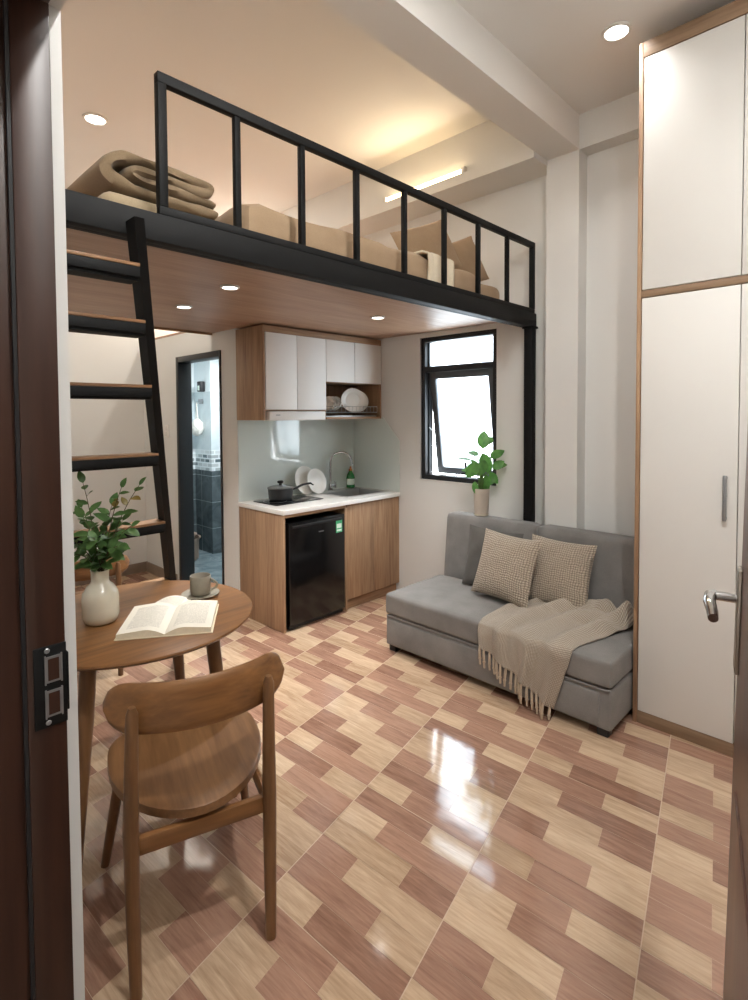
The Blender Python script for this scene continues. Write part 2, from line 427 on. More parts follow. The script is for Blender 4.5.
# hall outside the entrance
bm = newbm()
add_box(bm, -1.4, -1.3, -1.0, 1.9, -.08, 2.7); add_box(bm, -1.3, .06, -1.1, -1.0, -.08, 2.7); add_box(bm, -1.3, .06, 1.9, 2.0, -.08, 2.7)
struct('wall_hall', bm, HALLP, smooth=0)
sbox('ceiling.002', (-1.3, .06, -1.0, 1.9, 2.6, 2.7), HALLP)
sbox('floor.001', (-1.3, .06, -1.0, 1.9, -.08, -.001), TILEGREY)

# entrance frame: lining of the opening, with the rebate groove
bm = newbm()
add_box(bm, .066, .2574, .93, .957, 0, DOH, bev=.003); add_box(bm, .205, .2574, .922, .93, 0, DOH-.02, bev=.002)
add_box(bm, .02, .06, .90, 1.03, 0, DOH+.08, bev=.004)
add_box(bm, .066, .2574, DO0, .93, DOH-.022, DOH, bev=.003); add_box(bm, .02, .06, DO0-.08, 1.03, DOH-.02, DOH+.08, bev=.004)
fr = struct('trim_6', bm, DARKWOOD)
boxo('gasket', (.2, .205, .924, .9305, 0, DOH-.03), RUBBER, fr, bev=0)
# strike plate on the frame
sp = thing('strike_plate', 'black steel strike plate with two latch holes on the dark entrance frame', 'strike plate', (.235, .922, 1.19))
bm = newbm()
add_box(bm, -.022, .0225, -.0035, 0, -.062, .062, bev=.001)
obj('plate', bm, BLACK, sp)
bm = newbm(); add_box(bm, .0225, .0255, -.0035, .03, -.045, .045, bev=.001); obj('lip', bm, BLACK, sp)
for zz in (.026, -.026):
    bm = newbm(); add_box(bm, -.006, .014, -.005, -.0036, zz-.02, zz+.02)
    add_box(bm, -.008, -.006, -.0062, -.0036, zz-.022, zz+.022); add_box(bm, .014, .016, -.0062, -.0036, zz-.022, zz+.022)
    add_box(bm, -.0035, .0115, -.0056, -.0045, zz-.0165, zz+.0165, mi=1)
    o = obj('latch_hole', bm, [GREYMETAL, DARKWOOD], sp)
for zz in (.055, -.055):
    bm = newbm(); add_lathe(bm, [(0, .0012), (.003, .001), (.004, 0)], 12, M=Matrix.Translation((-.004, -.0036, zz)) @ Matrix.Rotation(PI/2, 4, 'X')); obj('screw', bm, GREYMETAL, sp)

# entrance door, swung into the room
ang = math.atan2(.209, .88)
d1 = bpy.data.objects.new('door_1', None); COL.objects.link(d1); d1.location = (.30, .0264, 0); d1.rotation_euler = (math.radians(1.2), 0, ang); d1['kind'] = 'structure'
bm = newbm(); add_box(bm, 0, .905, -.04, 0, .012, 2.19, bev=.003); add_box(bm, .10, .80, -.002, .004, .25, .95, bev=.002); add_box(bm, .10, .80, -.002, .004, 1.1, 2.05, bev=.002)
obj('leaf', bm, DOORWOOD, d1)
bm = newbm(); add_box(bm, .825, .868, 0, .009, 1.14, 1.325, bev=.003); pl = obj('handle_plate', bm, NICKEL, d1)
bm = newbm(); add_tube(bm, [(.846, .007, 1.270), (.846, .044, 1.270)], .0085, 12)
add_tube(bm, [(.852, .042, 1.270), (.838, .049, 1.269), (.815, .050, 1.266), (.785, .046, 1.258), (.77, .045, 1.252)], [.008, .010, .010, .009, .008], 12, flat=1.15)
obj('lever', bm, CHROME, pl)
boxo('latch_bolt', (.9, .916, -.026, -.01, 1.18, 1.205), NICKEL, d1)

# ------------------------------------------------------------------ window
def frame_rect(bm, x0, x1, y0, y1, z0, z1, w):
    add_box(bm, x0, x1, y0, y0+w, z0, z1, bev=.002); add_box(bm, x0, x1, y1-w, y1, z0, z1, bev=.002)
    add_box(bm, x0, x1, y0+w, y1-w, z0, z0+w, bev=.002); add_box(bm, x0, x1, y0+w, y1-w, z1-w, z1, bev=.002)
win = bpy.data.objects.new('window_1', None); COL.objects.link(win); win.location = (XW, (WY0+WY1)/2, WZ0); win['kind'] = 'structure'
hw = (WY1-WY0)/2; hz = WZ1-WZ0
bm = newbm(); frame_rect(bm, .012, .10, -hw, hw, 0, hz, .04); add_box(bm, .012, .10, -hw+.04, hw-.04, .905, .955, bev=.002)
add_box(bm, .055, .1, -hw+.04, -hw+.052, .04, hz-.04); add_box(bm, .055, .1, hw-.052, hw-.04, .04, hz-.04); add_box(bm, .085, .1, -hw+.04, hw-.04, .87, .905)
obj('window_frame', bm, FRAMEBLK, win)
bm = newbm(); add_box(bm, .066, .072, -hw+.04, hw-.04, .955, hz-.04); obj('upper_pane', bm, PANE, win, smooth=0)
bm = newbm(); sw = hw-.056; frame_rect(bm, -.02, .02, -sw, sw, -.872, 0, .056)
sash = obj('tilted_sash', bm, [SASHGREY], win, loc=(.072, 0, .908), rot=(0, math.radians(-7.5), 0))
bm = newbm(); add_box(bm, -.003, .003, -sw+.056, sw-.056, -.816, -.056); obj('sash_pane', bm, PANE, sash, smooth=0)
bm = newbm(); add_box(bm, -.05, -.02, -.045, .045, -.865, -.847, bev=.003); add_box(bm, -.052, -.036, -.008, .008, -.857, -.755, bev=.003); obj('window_handle', bm, BLACK, sash)
bm = newbm(); add_tube(bm, [(.05, hw-.055, .44), (.16, hw-.065, .36)], .005, 8); obj('stay_arm', bm, STEEL, win)
# white sill edge and reveal
bm = newbm(); add_box(bm, -.004, .012, -hw-.012, hw+.012, -.014, 0, bev=.002); add_box(bm, -.004, .012, hw, hw+.012, 0, hz, bev=.002); obj('window_reveal', bm, LAMINATE, win)

# ------------------------------------------------------------------ bathroom behind the doorway
BX0 = XB+.11
bm = newbm()
def wallbands(bm, dims, axis):
    x0, x1, y0, y1 = dims
    for z0, z1, mi in ((-.05, .96, 0), (.96, 1.20, 1), (1.20, 1.87, 2), (1.87, 2.29, 3)): add_box(bm, x0, x1, y0, y1, z0, z1, mi=mi)
wallbands(bm, (BX0, 3.12, 6.02, 6.1), 'y'); wallbands(bm, (3.12, 4.4, 5.64, 6.1), 'y'); wallbands(bm, (4.4, 4.5, YK+.1, 6.1), 'x')
wallbands(bm, (BX0-.06, BX0-.002, YF+.1, 6.1), 'x'); add_box(bm, BX0, 4.4, YK+.1, YK+.11, 0, 2.29, mi=2)
struct('wall_shower', bm, [BTDARK, BTDECO, BTLIGHT, BWHITE], smooth=0)
sbox('floor.002', (XB+.01, 4.5, YK+.1, 6.1, -.05, .006), BTFLOOR)
sbox('ceiling.003', (BX0, 4.5, YK+.1, 6.1, 2.29, 2.335), BWHITE)
sbox('floor.003', (XB, XW, YK+.1, YF, 2.34, 2.36), SOFFIT)
# door frame
bm = newbm()
add_box(bm, XB-.012, XB+.12, BD1-.045, BD1, 0, BDH, bev=.003); add_box(bm, XB-.012, XB+.12, BD0, BD0+.02, 0, BDH, bev=.003); add_box(bm, XB-.012, XB+.12, BD0+.02, BD1-.045, BDH-.05, BDH, bev=.003)
struct('trim_7', bm, FRAMEBLK)
# bucket with a scoop tub in it
bk = thing('bucket', 'taupe plastic bucket on the bathroom floor beyond the doorway', 'bucket', (2.80, 5.62, .006))
bm = newbm(); add_lathe(bm, [(0, 0), (.10, 0), (.105, .01), (.13, .235), (.146, .24), (.146, .255), (.128, .25), (.12, .02), (0, .015)], 28); obj('tub', bm, BUCKET, bk)
bm = newbm(); add_lathe(bm, [(0, .24), (.08, .245), (.085, .27), (.105, .275), (.105, .29), (.06, .31), (0, .315)], 28); obj('lid', bm, BUCKET, bk)
# mesh sponge hanging from a hook rail
hk = thing('towel_hook', 'small grey hook on the pale bathroom tiles', 'hook', (3.12, 5.86, 1.76))
bm = newbm(); add_box(bm, -.012, 0, -.05, .05, -.03, .03, bev=.003); obj('back_plate', bm, GREYMETAL, hk)
bm = newbm(); add_tube(bm, [(-.01, 0, -.01), (-.05, 0, -.03), (-.055, 0, 0)], .006, 8); obj('hook', bm, CHROME, hk)
sg = thing('mesh_sponge', 'white mesh bath sponge hanging from the hook in the bathroom', 'bath sponge', (3.065, 5.86, 1.46))
bm = newbm(); bmesh.ops.create_icosphere(bm, subdivisions=4, radius=.085)
for v in bm.verts: v.co = V((v.co.x*.75, v.co.y*1.05, v.co.z*1.15))*(1+.16*mnoise.noise(v.co*38))
obj('sponge', bm, MESHW, sg)
bm = newbm(); add_tube(bm, [(0, .03, .06), (0, .0, .29), (0, -.03, .06)], .005, 6); obj('cord', bm, MESHW, sg)
sd = thing('soap_dispenser', 'small black dispenser on the bathroom tiles above the hook', 'dispenser', (3.12, 5.80, 1.93))
bm = newbm(); add_box(bm, -.06, 0, -.045, .045, -.06, .06, bev=.012); obj('body', bm, RUBBER, sd)
bm = newbm(); add_box(bm, -.064, -.059, -.02, .02, -.045, .01, bev=.002); obj('window_strip', bm, LABELW, sd)
# wall switch
sw_ = thing('light_switch', 'white double light switch on the wall beside the bathroom doorway', 'light switch', (XB, 5.03, 1.45))
bm = newbm(); add_box(bm, -.009, 0, -.04, .04, -.06, .06, bev=.003); obj('face_plate', bm, SWITCHW, sw_)
for zz in (-.026, .026):
    bm = newbm(); add_box(bm, -.013, -.009, -.025, .025, zz-.02, zz+.02, bev=.002); obj('rocker', bm, LAMINATE, sw_)

# ------------------------------------------------------------------ loft platform, post, railing, ladder
LY = 1.885
lf = thing('loft_platform', 'black steel loft platform with a wood grain underside above the kitchen', 'loft', (0, 0, 0))
bm = newbm(); add_box(bm, XL+.002, XW-.002, LY, LY+.05, 2.212, 2.31, bev=.003); add_box(bm, XL+.002, XW-.002, LY+.05, LY+.075, 2.212, 2.222)
obj('front_beam', bm, BLACK, lf)
bm = newbm(); add_prism(bm, [(XL+.002, LY+.052), (XW-.002, LY+.052), (XW-.002, YK-.002), (XB-.002, YK-.002), (XB-.002, 4.15), (XL+.002, 4.15)], 'z', 2.285, 2.304)
obj('deck', bm, SOFFIT, lf, smooth=0)
boxo('rear_edge', (XL+.002, XB-.002, 4.151, 4.175, 2.27, 2.306), OAKX, lf)
bm = newbm(); add_box(bm, 3.50, 3.556, 1.866, 1.93, 0, 2.2115, bev=.003); add_box(bm, 3.49, 3.566, 1.855, 1.94, 2.197, 2.2115, bev=.002); obj('post', bm, BLACK, lf)

rl = thing('guard_railing', 'black steel guard railing with thin uprights along the loft edge', 'railing', (0, LY+.015, 2.3105))
def rb(name, x0, x1, y0, y1, z0, z1): return boxo(name, (x0, x1, y0, y1, z0, z1), BLACK, rl, bev=.002)
rb('bottom_rail', .86, XW-.025, -.014, .014, 0, .03)
rb('top_rail', .86, XW-.025, -.016, .016, .458, .494)
for x in (.876, 3.559): rb('corner_post', x-.016, x+.016, -.016, .016, .03, .458)
for x in (1.18, 1.502, 1.834, 2.183, 2.53, 2.876, 3.218): rb('upright', x-.0125, x+.0125, -.0125, .0125, .03, .458)

ld = thing('loft_ladder', 'black steel ladder with wooden treads leaning against the loft edge', 'ladder', (0, 0, 0))
LA, LB = V((.716, 1.767, 2.31)), V((1.60, 3.36, 0)); LA2, LB2 = V((.322, 1.767, 2.31)), V((.86, 3.36, 0))
LT = .03
def lad(t, A=LA, B=LB): return A+(B-A)*t
for A_, B_ in ((LA, LB), (LA2, LB2)):
    bm = newbm()
    def ring(p): return [bm.verts.new(p+V((dx, dy, 0))) for dx, dy in ((-.016, -.036), (.016, -.036), (.016, .036), (-.016, .036))]
    A, B = ring(lad(LT, A_, B_)), ring(B_)
    bm.faces.new(A); bm.faces.new(B[::-1])
    for i in range(4): bm.faces.new((A[i], B[i], B[(i+1) % 4], A[(i+1) % 4]))
    obj('stringer', bm, BLACK, ld)
for z in (2.114, 1.945, 1.72, 1.435, 1.083, .70, .34):
    t_ = (2.31-z)/2.31; p = lad(t_); xl = lad(t_, LA2, LB2).x+.016; xr = p.x-.016
    bm = newbm(); add_box(bm, xl, xr, p.y-.045, p.y+.05, z-.046, z-.011, bev=.002); add_box(bm, xl, xr, p.y-.03, p.y+.04, z-.056, z-.046)
    r = obj('rung', bm, BLACK, ld)
    bm = newbm(); add_box(bm, xl+.001, xr-.001, p.y-.047, p.y+.052, z-.0105, z+.001, bev=.001); obj('tread', bm, TREAD, r)

# ------------------------------------------------------------------ bedding on the loft
DZ = 2.305
def softbox(bm, x0, x1, y0, y1, z0, z1, nx=24, ny=14, r=.06, amp=.008, sc=4, seed=0):
    """rounded padded slab"""
    nz = 6; c = V(((x0+x1)/2, (y0+y1)/2, (z0+z1)/2)); h = V(((x1-x0)/2, (y1-y0)/2, (z1-z0)/2))
    r = min(r, h.x, h.y, h.z)
    bmesh.ops.create_cube(bm, size=2); 
    geom = bm.verts[:]
    bmesh.ops.subdivide_edges(bm, edges=bm.edges[:], cuts=14, use_grid_fill=True)
    for v in bm.verts:
        p = V((v.co.x*h.x, v.co.y*h.y, v.co.z*h.z))
        q = V([max(-(h[i]-r), min(h[i]-r, p[i])) for i in range(3)])
        d = p-q
        if d.length > 1e-6: p = q+d.normalized()*min(r, max(abs(d.x), abs(d.y), abs(d.z)))
        w = p+c
        p = w + V((0, 0, 1))*amp*mnoise.noise(w*sc+V((seed, 0, 0)))*(1 if p.z > 0 else .0) + d*amp*4*mnoise.noise(w*sc*1.7+V((0, seed, 3)))
        p.z = max(p.z, z0)
        v.co = p
mt = thing('mattress', 'low mattress dressed in tan bed linen on the loft', 'mattress', (0, 0, DZ))
bm = newbm(); softbox(bm, 1.36, 3.36, 2.06, 3.25, .001, .16, r=.05, amp=.004); obj('mattress_body', bm, BED, mt)
bm = newbm(); softbox(bm, 1.30, 3.10, 2.02, 3.30, .02, .245, r=.09, amp=.03, sc=3.4, seed=5); obj('duvet', bm, BED, mt)
bm = newbm(); softbox(bm, 2.98, 3.38, 2.03, 3.27, .02, .19, r=.06, amp=.02, sc=4, seed=9); obj('turned_sheet', bm, BED, mt)
# cream throw folded across the bed
bm = newbm(); nn = 22; mm = 12; prof = []
for i in range(nn+1):
    t = i/nn
    if t < .35: prof.append((2.005-.004*math.sin(t*9), .045+.2*t/.35))
    else: prof.append((2.03+(t-.35)/.65*.9, .252+.006*math.sin(t*14)))
grid = [[bm.verts.new(V((2.50+.25*j/mm+.03*(i/nn), p[0]-.006*math.sin(j*1.9), p[1]+.004*math.sin(j*1.3+i*.3)))) for j in range(mm+1)] for i, p in enumerate(prof)]
for i in range(nn):
    for j in range(mm): bm.faces.new((grid[i][j], grid[i][j+1], grid[i+1][j+1], grid[i+1][j]))
o = obj('bed_throw', bm, BEDCREAM, None, smooth=60, loc=(0, 0, DZ)); tag(o, 'cream throw laid across the tan bed on the loft', 'throw')
md = o.modifiers.new('thick', 'SOLIDIFY'); md.thickness = .012; md.offset = 1

def cushion_bm(w, h, th, n=22, pinch=.07, uvs=True, seed=0, wr=.006):
    bm = newbm(); uvl = bm.loops.layers.uv.new('UVMap'); sides = []
    for s in (1, -1):
        g = []
        for i in range(n+1):
            row = []
            for j in range(n+1):
                u, v = -1+2*i/n, -1+2*j/n
                x = w/2*u*(1-pinch*(1-v*v)); y = h/2*v*(1-pinch*(1-u*u))
                k = max(0, (1-u**4)*(1-v**4))**.55*(.62+.38*(1-u*u)*(1-v*v))
                z = s*th/2*k + s*wr*mnoise.noise(V((u*3+seed, v*3, s*2)))*min(1, k*2)
                border = i in (0, n) or j in (0, n)
                row.append((V((x, y, z if not border else 0)), (i/n, j/n), border))
            g.append(row)
        sides.append(g)
    vs = {}
    for si, g in enumerate(sides):
        for i in range(n+1):
            for j in range(n+1):
                p, uv, b = g[i][j]; key = (i, j) if b else (i, j, si)
                if key not in vs: vs[key] = bm.verts.new(p)
    for si in (0, 1):
        K = lambda i, j: vs[(i, j)] if (i in (0, n) or j in (0, n)) else vs[(i, j, si)]
        for i in range(n):
            for j in range(n):
                ids = [(i, j), (i+1, j), (i+1, j+1), (i, j+1)]
                if si: ids = ids[::-1]
                f = bm.faces.new([K(*q) for q in ids])
                for l, q in zip(f.loops, ids): l[uvl].uv = (q[0]/n, q[1]/n)
    return bm
def place(o, loc, right, up):
    """local x -> right, local y -> up, local z -> facing"""
    r = V(right).normalized(); u = V(up); u = (u-r*u.dot(r)).normalized(); f = r.cross(u)
    m = Matrix((r, u, f)).transposed().to_4x4(); m.translation = V(loc); o.matrix_world = m
    o.rotation_mode = 'XYZ'; return o
o = obj('bed_pillow', cushion_bm(.50, .34, .12, seed=1, pinch=.05), BED, None, smooth=80); place(o, (2.80, 2.235, DZ+.36), (.92, -.12, .37), (-.42, .25, .86)); tag(o, 'tan pillow on the loft bed, further from the end wall', 'pillow', None)
o = obj('bed_pillow', cushion_bm(.50, .34, .12, seed=4, pinch=.05), BED, None, smooth=80); place(o, (3.20, 2.275, DZ+.35), (.92, -.12, .37), (-.42, .25, .86)); tag(o, 'tan pillow nearest the end wall of the loft bed', 'pillow', None)

# folded bedding at the ladder end
def ribbon(bm, pts, th, y0, y1, sub=8, n=7, amp=.006):
    """thick padded strip: profile polyline in x/z, extruded along y with rounded edges"""
    P = [V((p[0], 0, p[1])) for p in pts]; Q = []
    for i in range(len(P)-1):            # Catmull-Rom
        p0, p1, p2, p3 = P[max(i-1, 0)], P[i], P[i+1], P[min(i+2, len(P)-1)]
        for k in range(sub):
            t = k/sub; Q.append(.5*((2*p1)+(p2-p0)*t+(2*p0-5*p1+4*p2-p3)*t*t+(3*p1-p0-3*p2+p3)*t**3))
    Q.append(P[-1]); m = len(Q); rings = []
    for i, q in enumerate(Q):
        t = (Q[min(i+1, m-1)]-Q[max(i-1, 0)]).normalized(); nrm = V((-t.z, 0, t.x)); ends = min(i, m-1-i)
        hh = th/2*(1 if ends > 2 else (.72, .92, .98)[ends]); ring = []
        for k in range(16):
            a = 2*PI*k/16; cy = math.copysign(abs(math.cos(a))**.25, math.cos(a)); cn = math.copysign(abs(math.sin(a))**.8, math.sin(a))
            y = (y0+y1)/2+(y1-y0)/2*cy; p = q+nrm*hh*cn; p.y = y
            p += V((1, .6, 1))*amp*mnoise.noise(V((q.x*9, y*5, q.z*9+k)))
            ring.append(bm.verts.new(p))
        rings.append(ring)
    for A, B in zip(rings, rings[1:]):
        for k in range(16): bm.faces.new((A[k], A[(k+1) % 16], B[(k+1) % 16], B[k]))
    bm.faces.new(rings[0]); bm.faces.new(rings[-1])
fc = thing('folded_comforter', 'thick brown grey comforter folded in a roll on top of the beige blanket', 'comforter', (.93, 0, DZ))
bm = newbm(); ribbon(bm, [(.225, .108), (.0, .112), (-.13, .122), (-.195, .165), (-.16, .218), (-.05, .228), (.17, .212), (.195, .196), (.16, .182), (0, .188), (-.09, .188), (-.115, .168), (-.06, .156), (.10, .152), (.215, .143)], .05, 2.0, 2.55, amp=.014)
obj('padded_cover', bm, COMF, fc, smooth=70)
bl = thing('folded_blanket', 'pale beige blanket folded flat on the loft under the comforter', 'blanket', (.93, 0, DZ))
bm = newbm(); softbox(bm, -.22, .27, 1.985, 2.6, .001, .088, r=.04, amp=.006, seed=3); obj('blanket_body', bm, COMF2, bl, smooth=70)

# ------------------------------------------------------------------ ceiling lights
def light_area(name, loc, size, power, col, rot=(0, 0, 0), shape='DISK', sy=None, spread=PI):
    l = bpy.data.lights.new(name, 'AREA'); l.shape = shape; l.size = size; l.energy = power; l.color = col; l.spread = spread
    if sy: l.size_y = sy
    o = bpy.data.objects.new(name, l); COL.objects.link(o); o.location = loc; o.rotation_euler = rot; return o
def downlight(loc, r, label, power, col=(1, .93, .84), group='recessed ceiling lights', beam=PI):
    t = thing('recessed_downlight', label, 'ceiling light', loc, 0, group)
    bm = newbm(); add_lathe(bm, [(r*.78, -.004), (r*.8, -.010), (r, -.008), (r*1.02, 0), (r*.78, 0)], 32); obj('trim_ring', bm, LAMINATE, t)
    bm = newbm(); add_lathe(bm, [(0, -.006), (r*.78, -.005)], 32); obj('diffuser', bm, LAMPCOOL, t)
    light_area('downlight_lamp', (loc[0], loc[1], loc[2]-.013), r*1.5, power, col, spread=beam)
downlight((2.86, 1.07, ZC), .07, 'round downlight in the white ceiling near the wardrobe', 3, (1, .98, .96), beam=math.radians(120))
downlight((1.40, 4.05, ZL), .08, 'round downlight in the ceiling above the folded blankets', 14, (1, .93, .84))
downlight((1.55, 2.58, 2.285), .05, 'round downlight under the loft nearest the ladder', 5, (1, .98, .95), beam=math.radians(82))
downlight((1.62, 3.24, 2.285), .05, 'round downlight under the loft nearest the bathroom doorway', 5, (1, .98, .95), beam=math.radians(82))
downlight((2.77, 2.66, 2.285), .05, 'round downlight under the loft in front of the wall cabinet', 5, (1, .98, .95), beam=math.radians(82))
downlight((.8, -.1, ZC), .07, 'added unseen fill downlight in the ceiling right above the entrance door', 34, (1, .985, .96))  # fill lamp added out of view to brighten the room
downlight((1.15, .7, ZC), .07, 'added unseen fill downlight between the entrance and the main beam', 15, (1, .985, .96))  # second added fill lamp, overhead and out of frame
downlight((2.9, 5.3, ZL), .08, 'added fill downlight hidden in the ceiling far behind the loft bed', 46, (1, .93, .84))  # fill added to brighten the loft, hidden from the camera
tl = thing('tube_light', 'glowing warm tube light on the beam over the bed head', 'tube light', (3.35, 2.70, 3.362))
bm = newbm(); add_box(bm, -.022, 0, -.39, .39, -.02, .02, bev=.003); obj('batten', bm, LAMINATE, tl)
bm = newbm(); add_tube(bm, [(-.034, -.375, 0), (-.034, .375, 0)], .013, 12); obj('tube', bm, LAMPWARM, tl)
for s in (-1, 1): boxo('end_cap', (-.05, -.02, s*.39-.015, s*.39+.015, -.022, .022), LAMINATE, tl)
light_area('tube_lamp', (3.27, 2.70, 3.36), .74, 4.5, (1, .80, .55), (0, math.radians(80), 0), 'RECTANGLE', .05)
bpy.data.objects['tube_lamp'].data.size = .05; bpy.data.objects['tube_lamp'].data.size_y = .74
light_area('bath_lamp', (3.0, 4.9, 2.28), .3, 24, (.97, 1, 1))
light_area('added_hall_lamp', (-.7, .5, 2.58), .25, 3, (1, .9, .8))  # weak lamp added in the unseen hall, no fixture modelled

# ------------------------------------------------------------------ kitchenette
KX0, KX1, KY = 2.33, XW-.002, 3.19      # left face, right end, front
CT = .905                                  # worktop height
bc = thing('base_cabinet', 'oak laminate base cabinet with two doors under the white worktop', 'cabinet', (0, 0, 0))
boxo('side_panel', (KX0, KX0+.02, KY+.012, YK-.002, 0, CT-.032), OAK, bc)
boxo('top_rail', (KX0+.02, 2.955, KY+.014, KY+.034, CT-.06, CT-.032), OAKX, bc)
boxo('divider', (2.945, 2.963, KY+.014, YK-.002, 0, CT-.06), OAK, bc)
bm = newbm(); add_box(bm, 2.966, KX1, KY+.034, YK-.01, .09, .105); add_box(bm, KX1-.016, KX1, KY+.034, YK-.01, .105, CT-.032); add_box(bm, 2.966, KX1, YK-.012, YK-.004, .105, CT-.032); obj('carcass', bm, OAK, bc)
boxo('plinth', (2.966, KX1, KY+.05, KY+.066, 0, .09), OAKX, bc)
dw = (KX1-2.966)/2
for i in range(2):
    d = boxo('door', (2.967+i*dw, 2.965+(i+1)*dw, KY+.014, KY+.033, .092, CT-.036), OAK, bc)
wt = thing('worktop', 'white quartz worktop along the kitchenette', 'worktop', (0, 0, CT))
SX0, SX1, SY0, SY1 = 3.08, 3.54, KY+.13, YK-.09
bm = newbm()
add_box(bm, KX0-.004, SX0, KY, YK-.004, -.031, 0); add_box(bm, SX1, KX1, KY, YK-.004, -.031, 0)
add_box(bm, SX0, SX1, KY, SY0, -.031, 0); add_box(bm, SX0, SX1, SY1, YK-.004, -.031, 0)
obj('slab', bm, QUARTZ, wt, smooth=0)
bm = newbm(); add_box(bm, KX0-.004, KX1, KY-.004, KY, -.034, -.001, bev=.0015); add_box(bm, KX0-.008, KX0-.004, KY-.004, YK-.004, -.034, -.001, bev=.0015); obj('front_edge', bm, QUARTZ, wt)
sk = thing('sink', 'steel inset sink at the right end of the white worktop', 'sink', ((SX0+SX1)/2, (SY0+SY1)/2, CT))
a, b = (SX1-SX0)/2, (SY1-SY0)/2
bm = newbm(); frame = [(-a-.012, -a+.02), (a-.02, a+.012)]
add_box(bm, -a-.012, a+.012, -b-.012, -b+.014, .0005, .004); add_box(bm, -a-.012, a+.012, b-.05, b+.012, .0005, .004)
add_box(bm, -a-.012, -a+.014, -b+.014, b-.05, .0005, .004); add_box(bm, a-.014, a+.012, -b+.014, b-.05, .0005, .004); obj('rim', bm, STEEL, sk)
bm = newbm(); add_box(bm, -a+.004, -a+.014, -b+.004, b-.05, -.17, .0005); add_box(bm, a-.014, a-.004, -b+.004, b-.05, -.17, .0005)
add_box(bm, -a+.014, a-.014, -b+.004, -b+.014, -.17, .0005); add_box(bm, -a+.014, a-.014, b-.06, b-.05, -.17, .0005); add_box(bm, -a+.004, a-.004, -b+.004, b-.05, -.18, -.17); obj('bowl', bm, STEEL, sk)
bm = newbm(); add_lathe(bm, [(0, .004), (.03, .004), (.038, .001), (.038, -.002)], 20, M=Matrix.Translation((0, 0, -.1695))); obj('drain', bm, CHROME, sk)
fc_ = thing('faucet', 'tall gooseneck chrome faucet behind the sink', 'faucet', (3.24, YK-.07, CT+.004))
bm = newbm(); add_lathe(bm, [(0, 0), (.024, 0), (.024, .012), (.017, .02), (.017, .06), (0, .06)], 20); add_box(bm, .015, .06, -.009, .009, .035, .053, bev=.004); add_box(bm, .05, .064, -.011, .011, .02, .08, bev=.003); obj('base', bm, CHROME, fc_)
bm = newbm(); pts = [(0, 0, .06), (0, 0, .26)]
for k in range(1, 11):
    t = PI*k/10*.93; pts.append((.085-.085*math.cos(t), -.05*(1-math.cos(t)), .26+.085*math.sin(t)))
pts.append((pts[-1][0]+.005, pts[-1][1]-.003, pts[-1][2]-.05)); add_tube(bm, pts, .0105, 12); obj('spout', bm, CHROME, fc_)
so = thing('soap_bottle', 'green dish soap bottle with orange cap beside the faucet', 'bottle', (3.50, YK-.06, CT+.0045))
bm = newbm(); add_lathe(bm, [(0, 0), (.036, 0), (.04, .008), (.04, .09), (.034, .12), (.016, .15), (.015, .16), (0, .16)], 24); obj('bottle_body', bm, GREENSOAP, so)
bm = newbm(); add_lathe(bm, [(0, .16), (.017, .16), (.017, .175), (.008, .18), (.007, .2), (0, .2)], 16); obj('cap', bm, ORANGE, so)
bm = newbm(); add_lathe(bm, [(.0408, .03), (.0408, .085)], 24)
bmesh.ops.delete(bm, geom=[v for v in bm.verts if v.co.y > .012], context='VERTS'); obj('bottle_label', bm, LABELW, so)
# two plates leaning on the splashback
def plate_bm(r): 
    bm = newbm(); add_lathe(bm, [(0, 0), (r*.6, 0), (r*.62, .003), (r, .016), (r, .019), (r*.64, .008), (r*.6, .005), (0, .005)], 40); return bm
def lean(o, x, y, z, r, tilt, yaw=0):
    # plate stands on its rim, top leaning back towards +y
    o.rotation_euler = (PI/2-math.radians(tilt), 0, yaw); o.location = (x, y, z+r*math.cos(math.radians(tilt)))
o = obj('dinner_plate', plate_bm(.125), PORCELAIN); lean(o, 2.95, YK-.056, CT+.001, .125, 14, .1); tag(o, 'larger white plate leaning on the splashback behind another plate', 'plate')
o = obj('dinner_plate', plate_bm(.112), PORCELAIN); lean(o, 3.035, YK-.108, CT+.001, .112, 17, .1); tag(o, 'smaller white plate leaning in front of the larger one on the worktop', 'plate')
# hob and pot
hb = thing('cooktop', 'flat black glass cooktop set on the left of the worktop', 'cooktop', (2.645, 3.55, CT))
bm = newbm(); add_box(bm, -.235, .235, -.155, .155, .0005, .008, bev=.002); obj('glass_plate', bm, GLASSBLK, hb)
for x in (-.12, .12):
    bm = newbm(); add_lathe(bm, [(.086, .0082), (.09, .0088), (.094, .0082)], 40, cx=x, cy=.02); obj('heat_ring', bm, GREYMETAL, hb)
pt = thing('saucepan', 'black saucepan with glass lid standing on the cooktop', 'saucepan', (2.60, 3.60, CT+.0085))
bm = newbm(); add_lathe(bm, [(0, 0), (.085, 0), (.095, .008), (.102, .09), (.106, .094), (.1, .096), (.092, .09), (.088, .01), (0, .008)], 40); obj('pan_body', bm, POTBLK, pt)
bm = newbm(); add_lathe(bm, [(.106, .0965), (.106, .101), (.09, .108), (.05, .118), (0, .121)], 40); ldd = obj('lid', bm, LIDGLASS, pt)
bm = newbm(); add_lathe(bm, [(0, .121), (.012, .121), (.012, .13), (.024, .136), (.026, .148), (.018, .154), (0, .155)], 20); obj('knob', bm, RUBBER, ldd)
bm = newbm(); add_tube(bm, [(.098, -.01, .072), (.14, -.02, .082), (.20, -.034, .105), (.27, -.05, .112), (.295, -.056, .095)], [.011, .012, .013, .012, .008], 12, flat=.7); obj('handle', bm, RUBBER, pt)
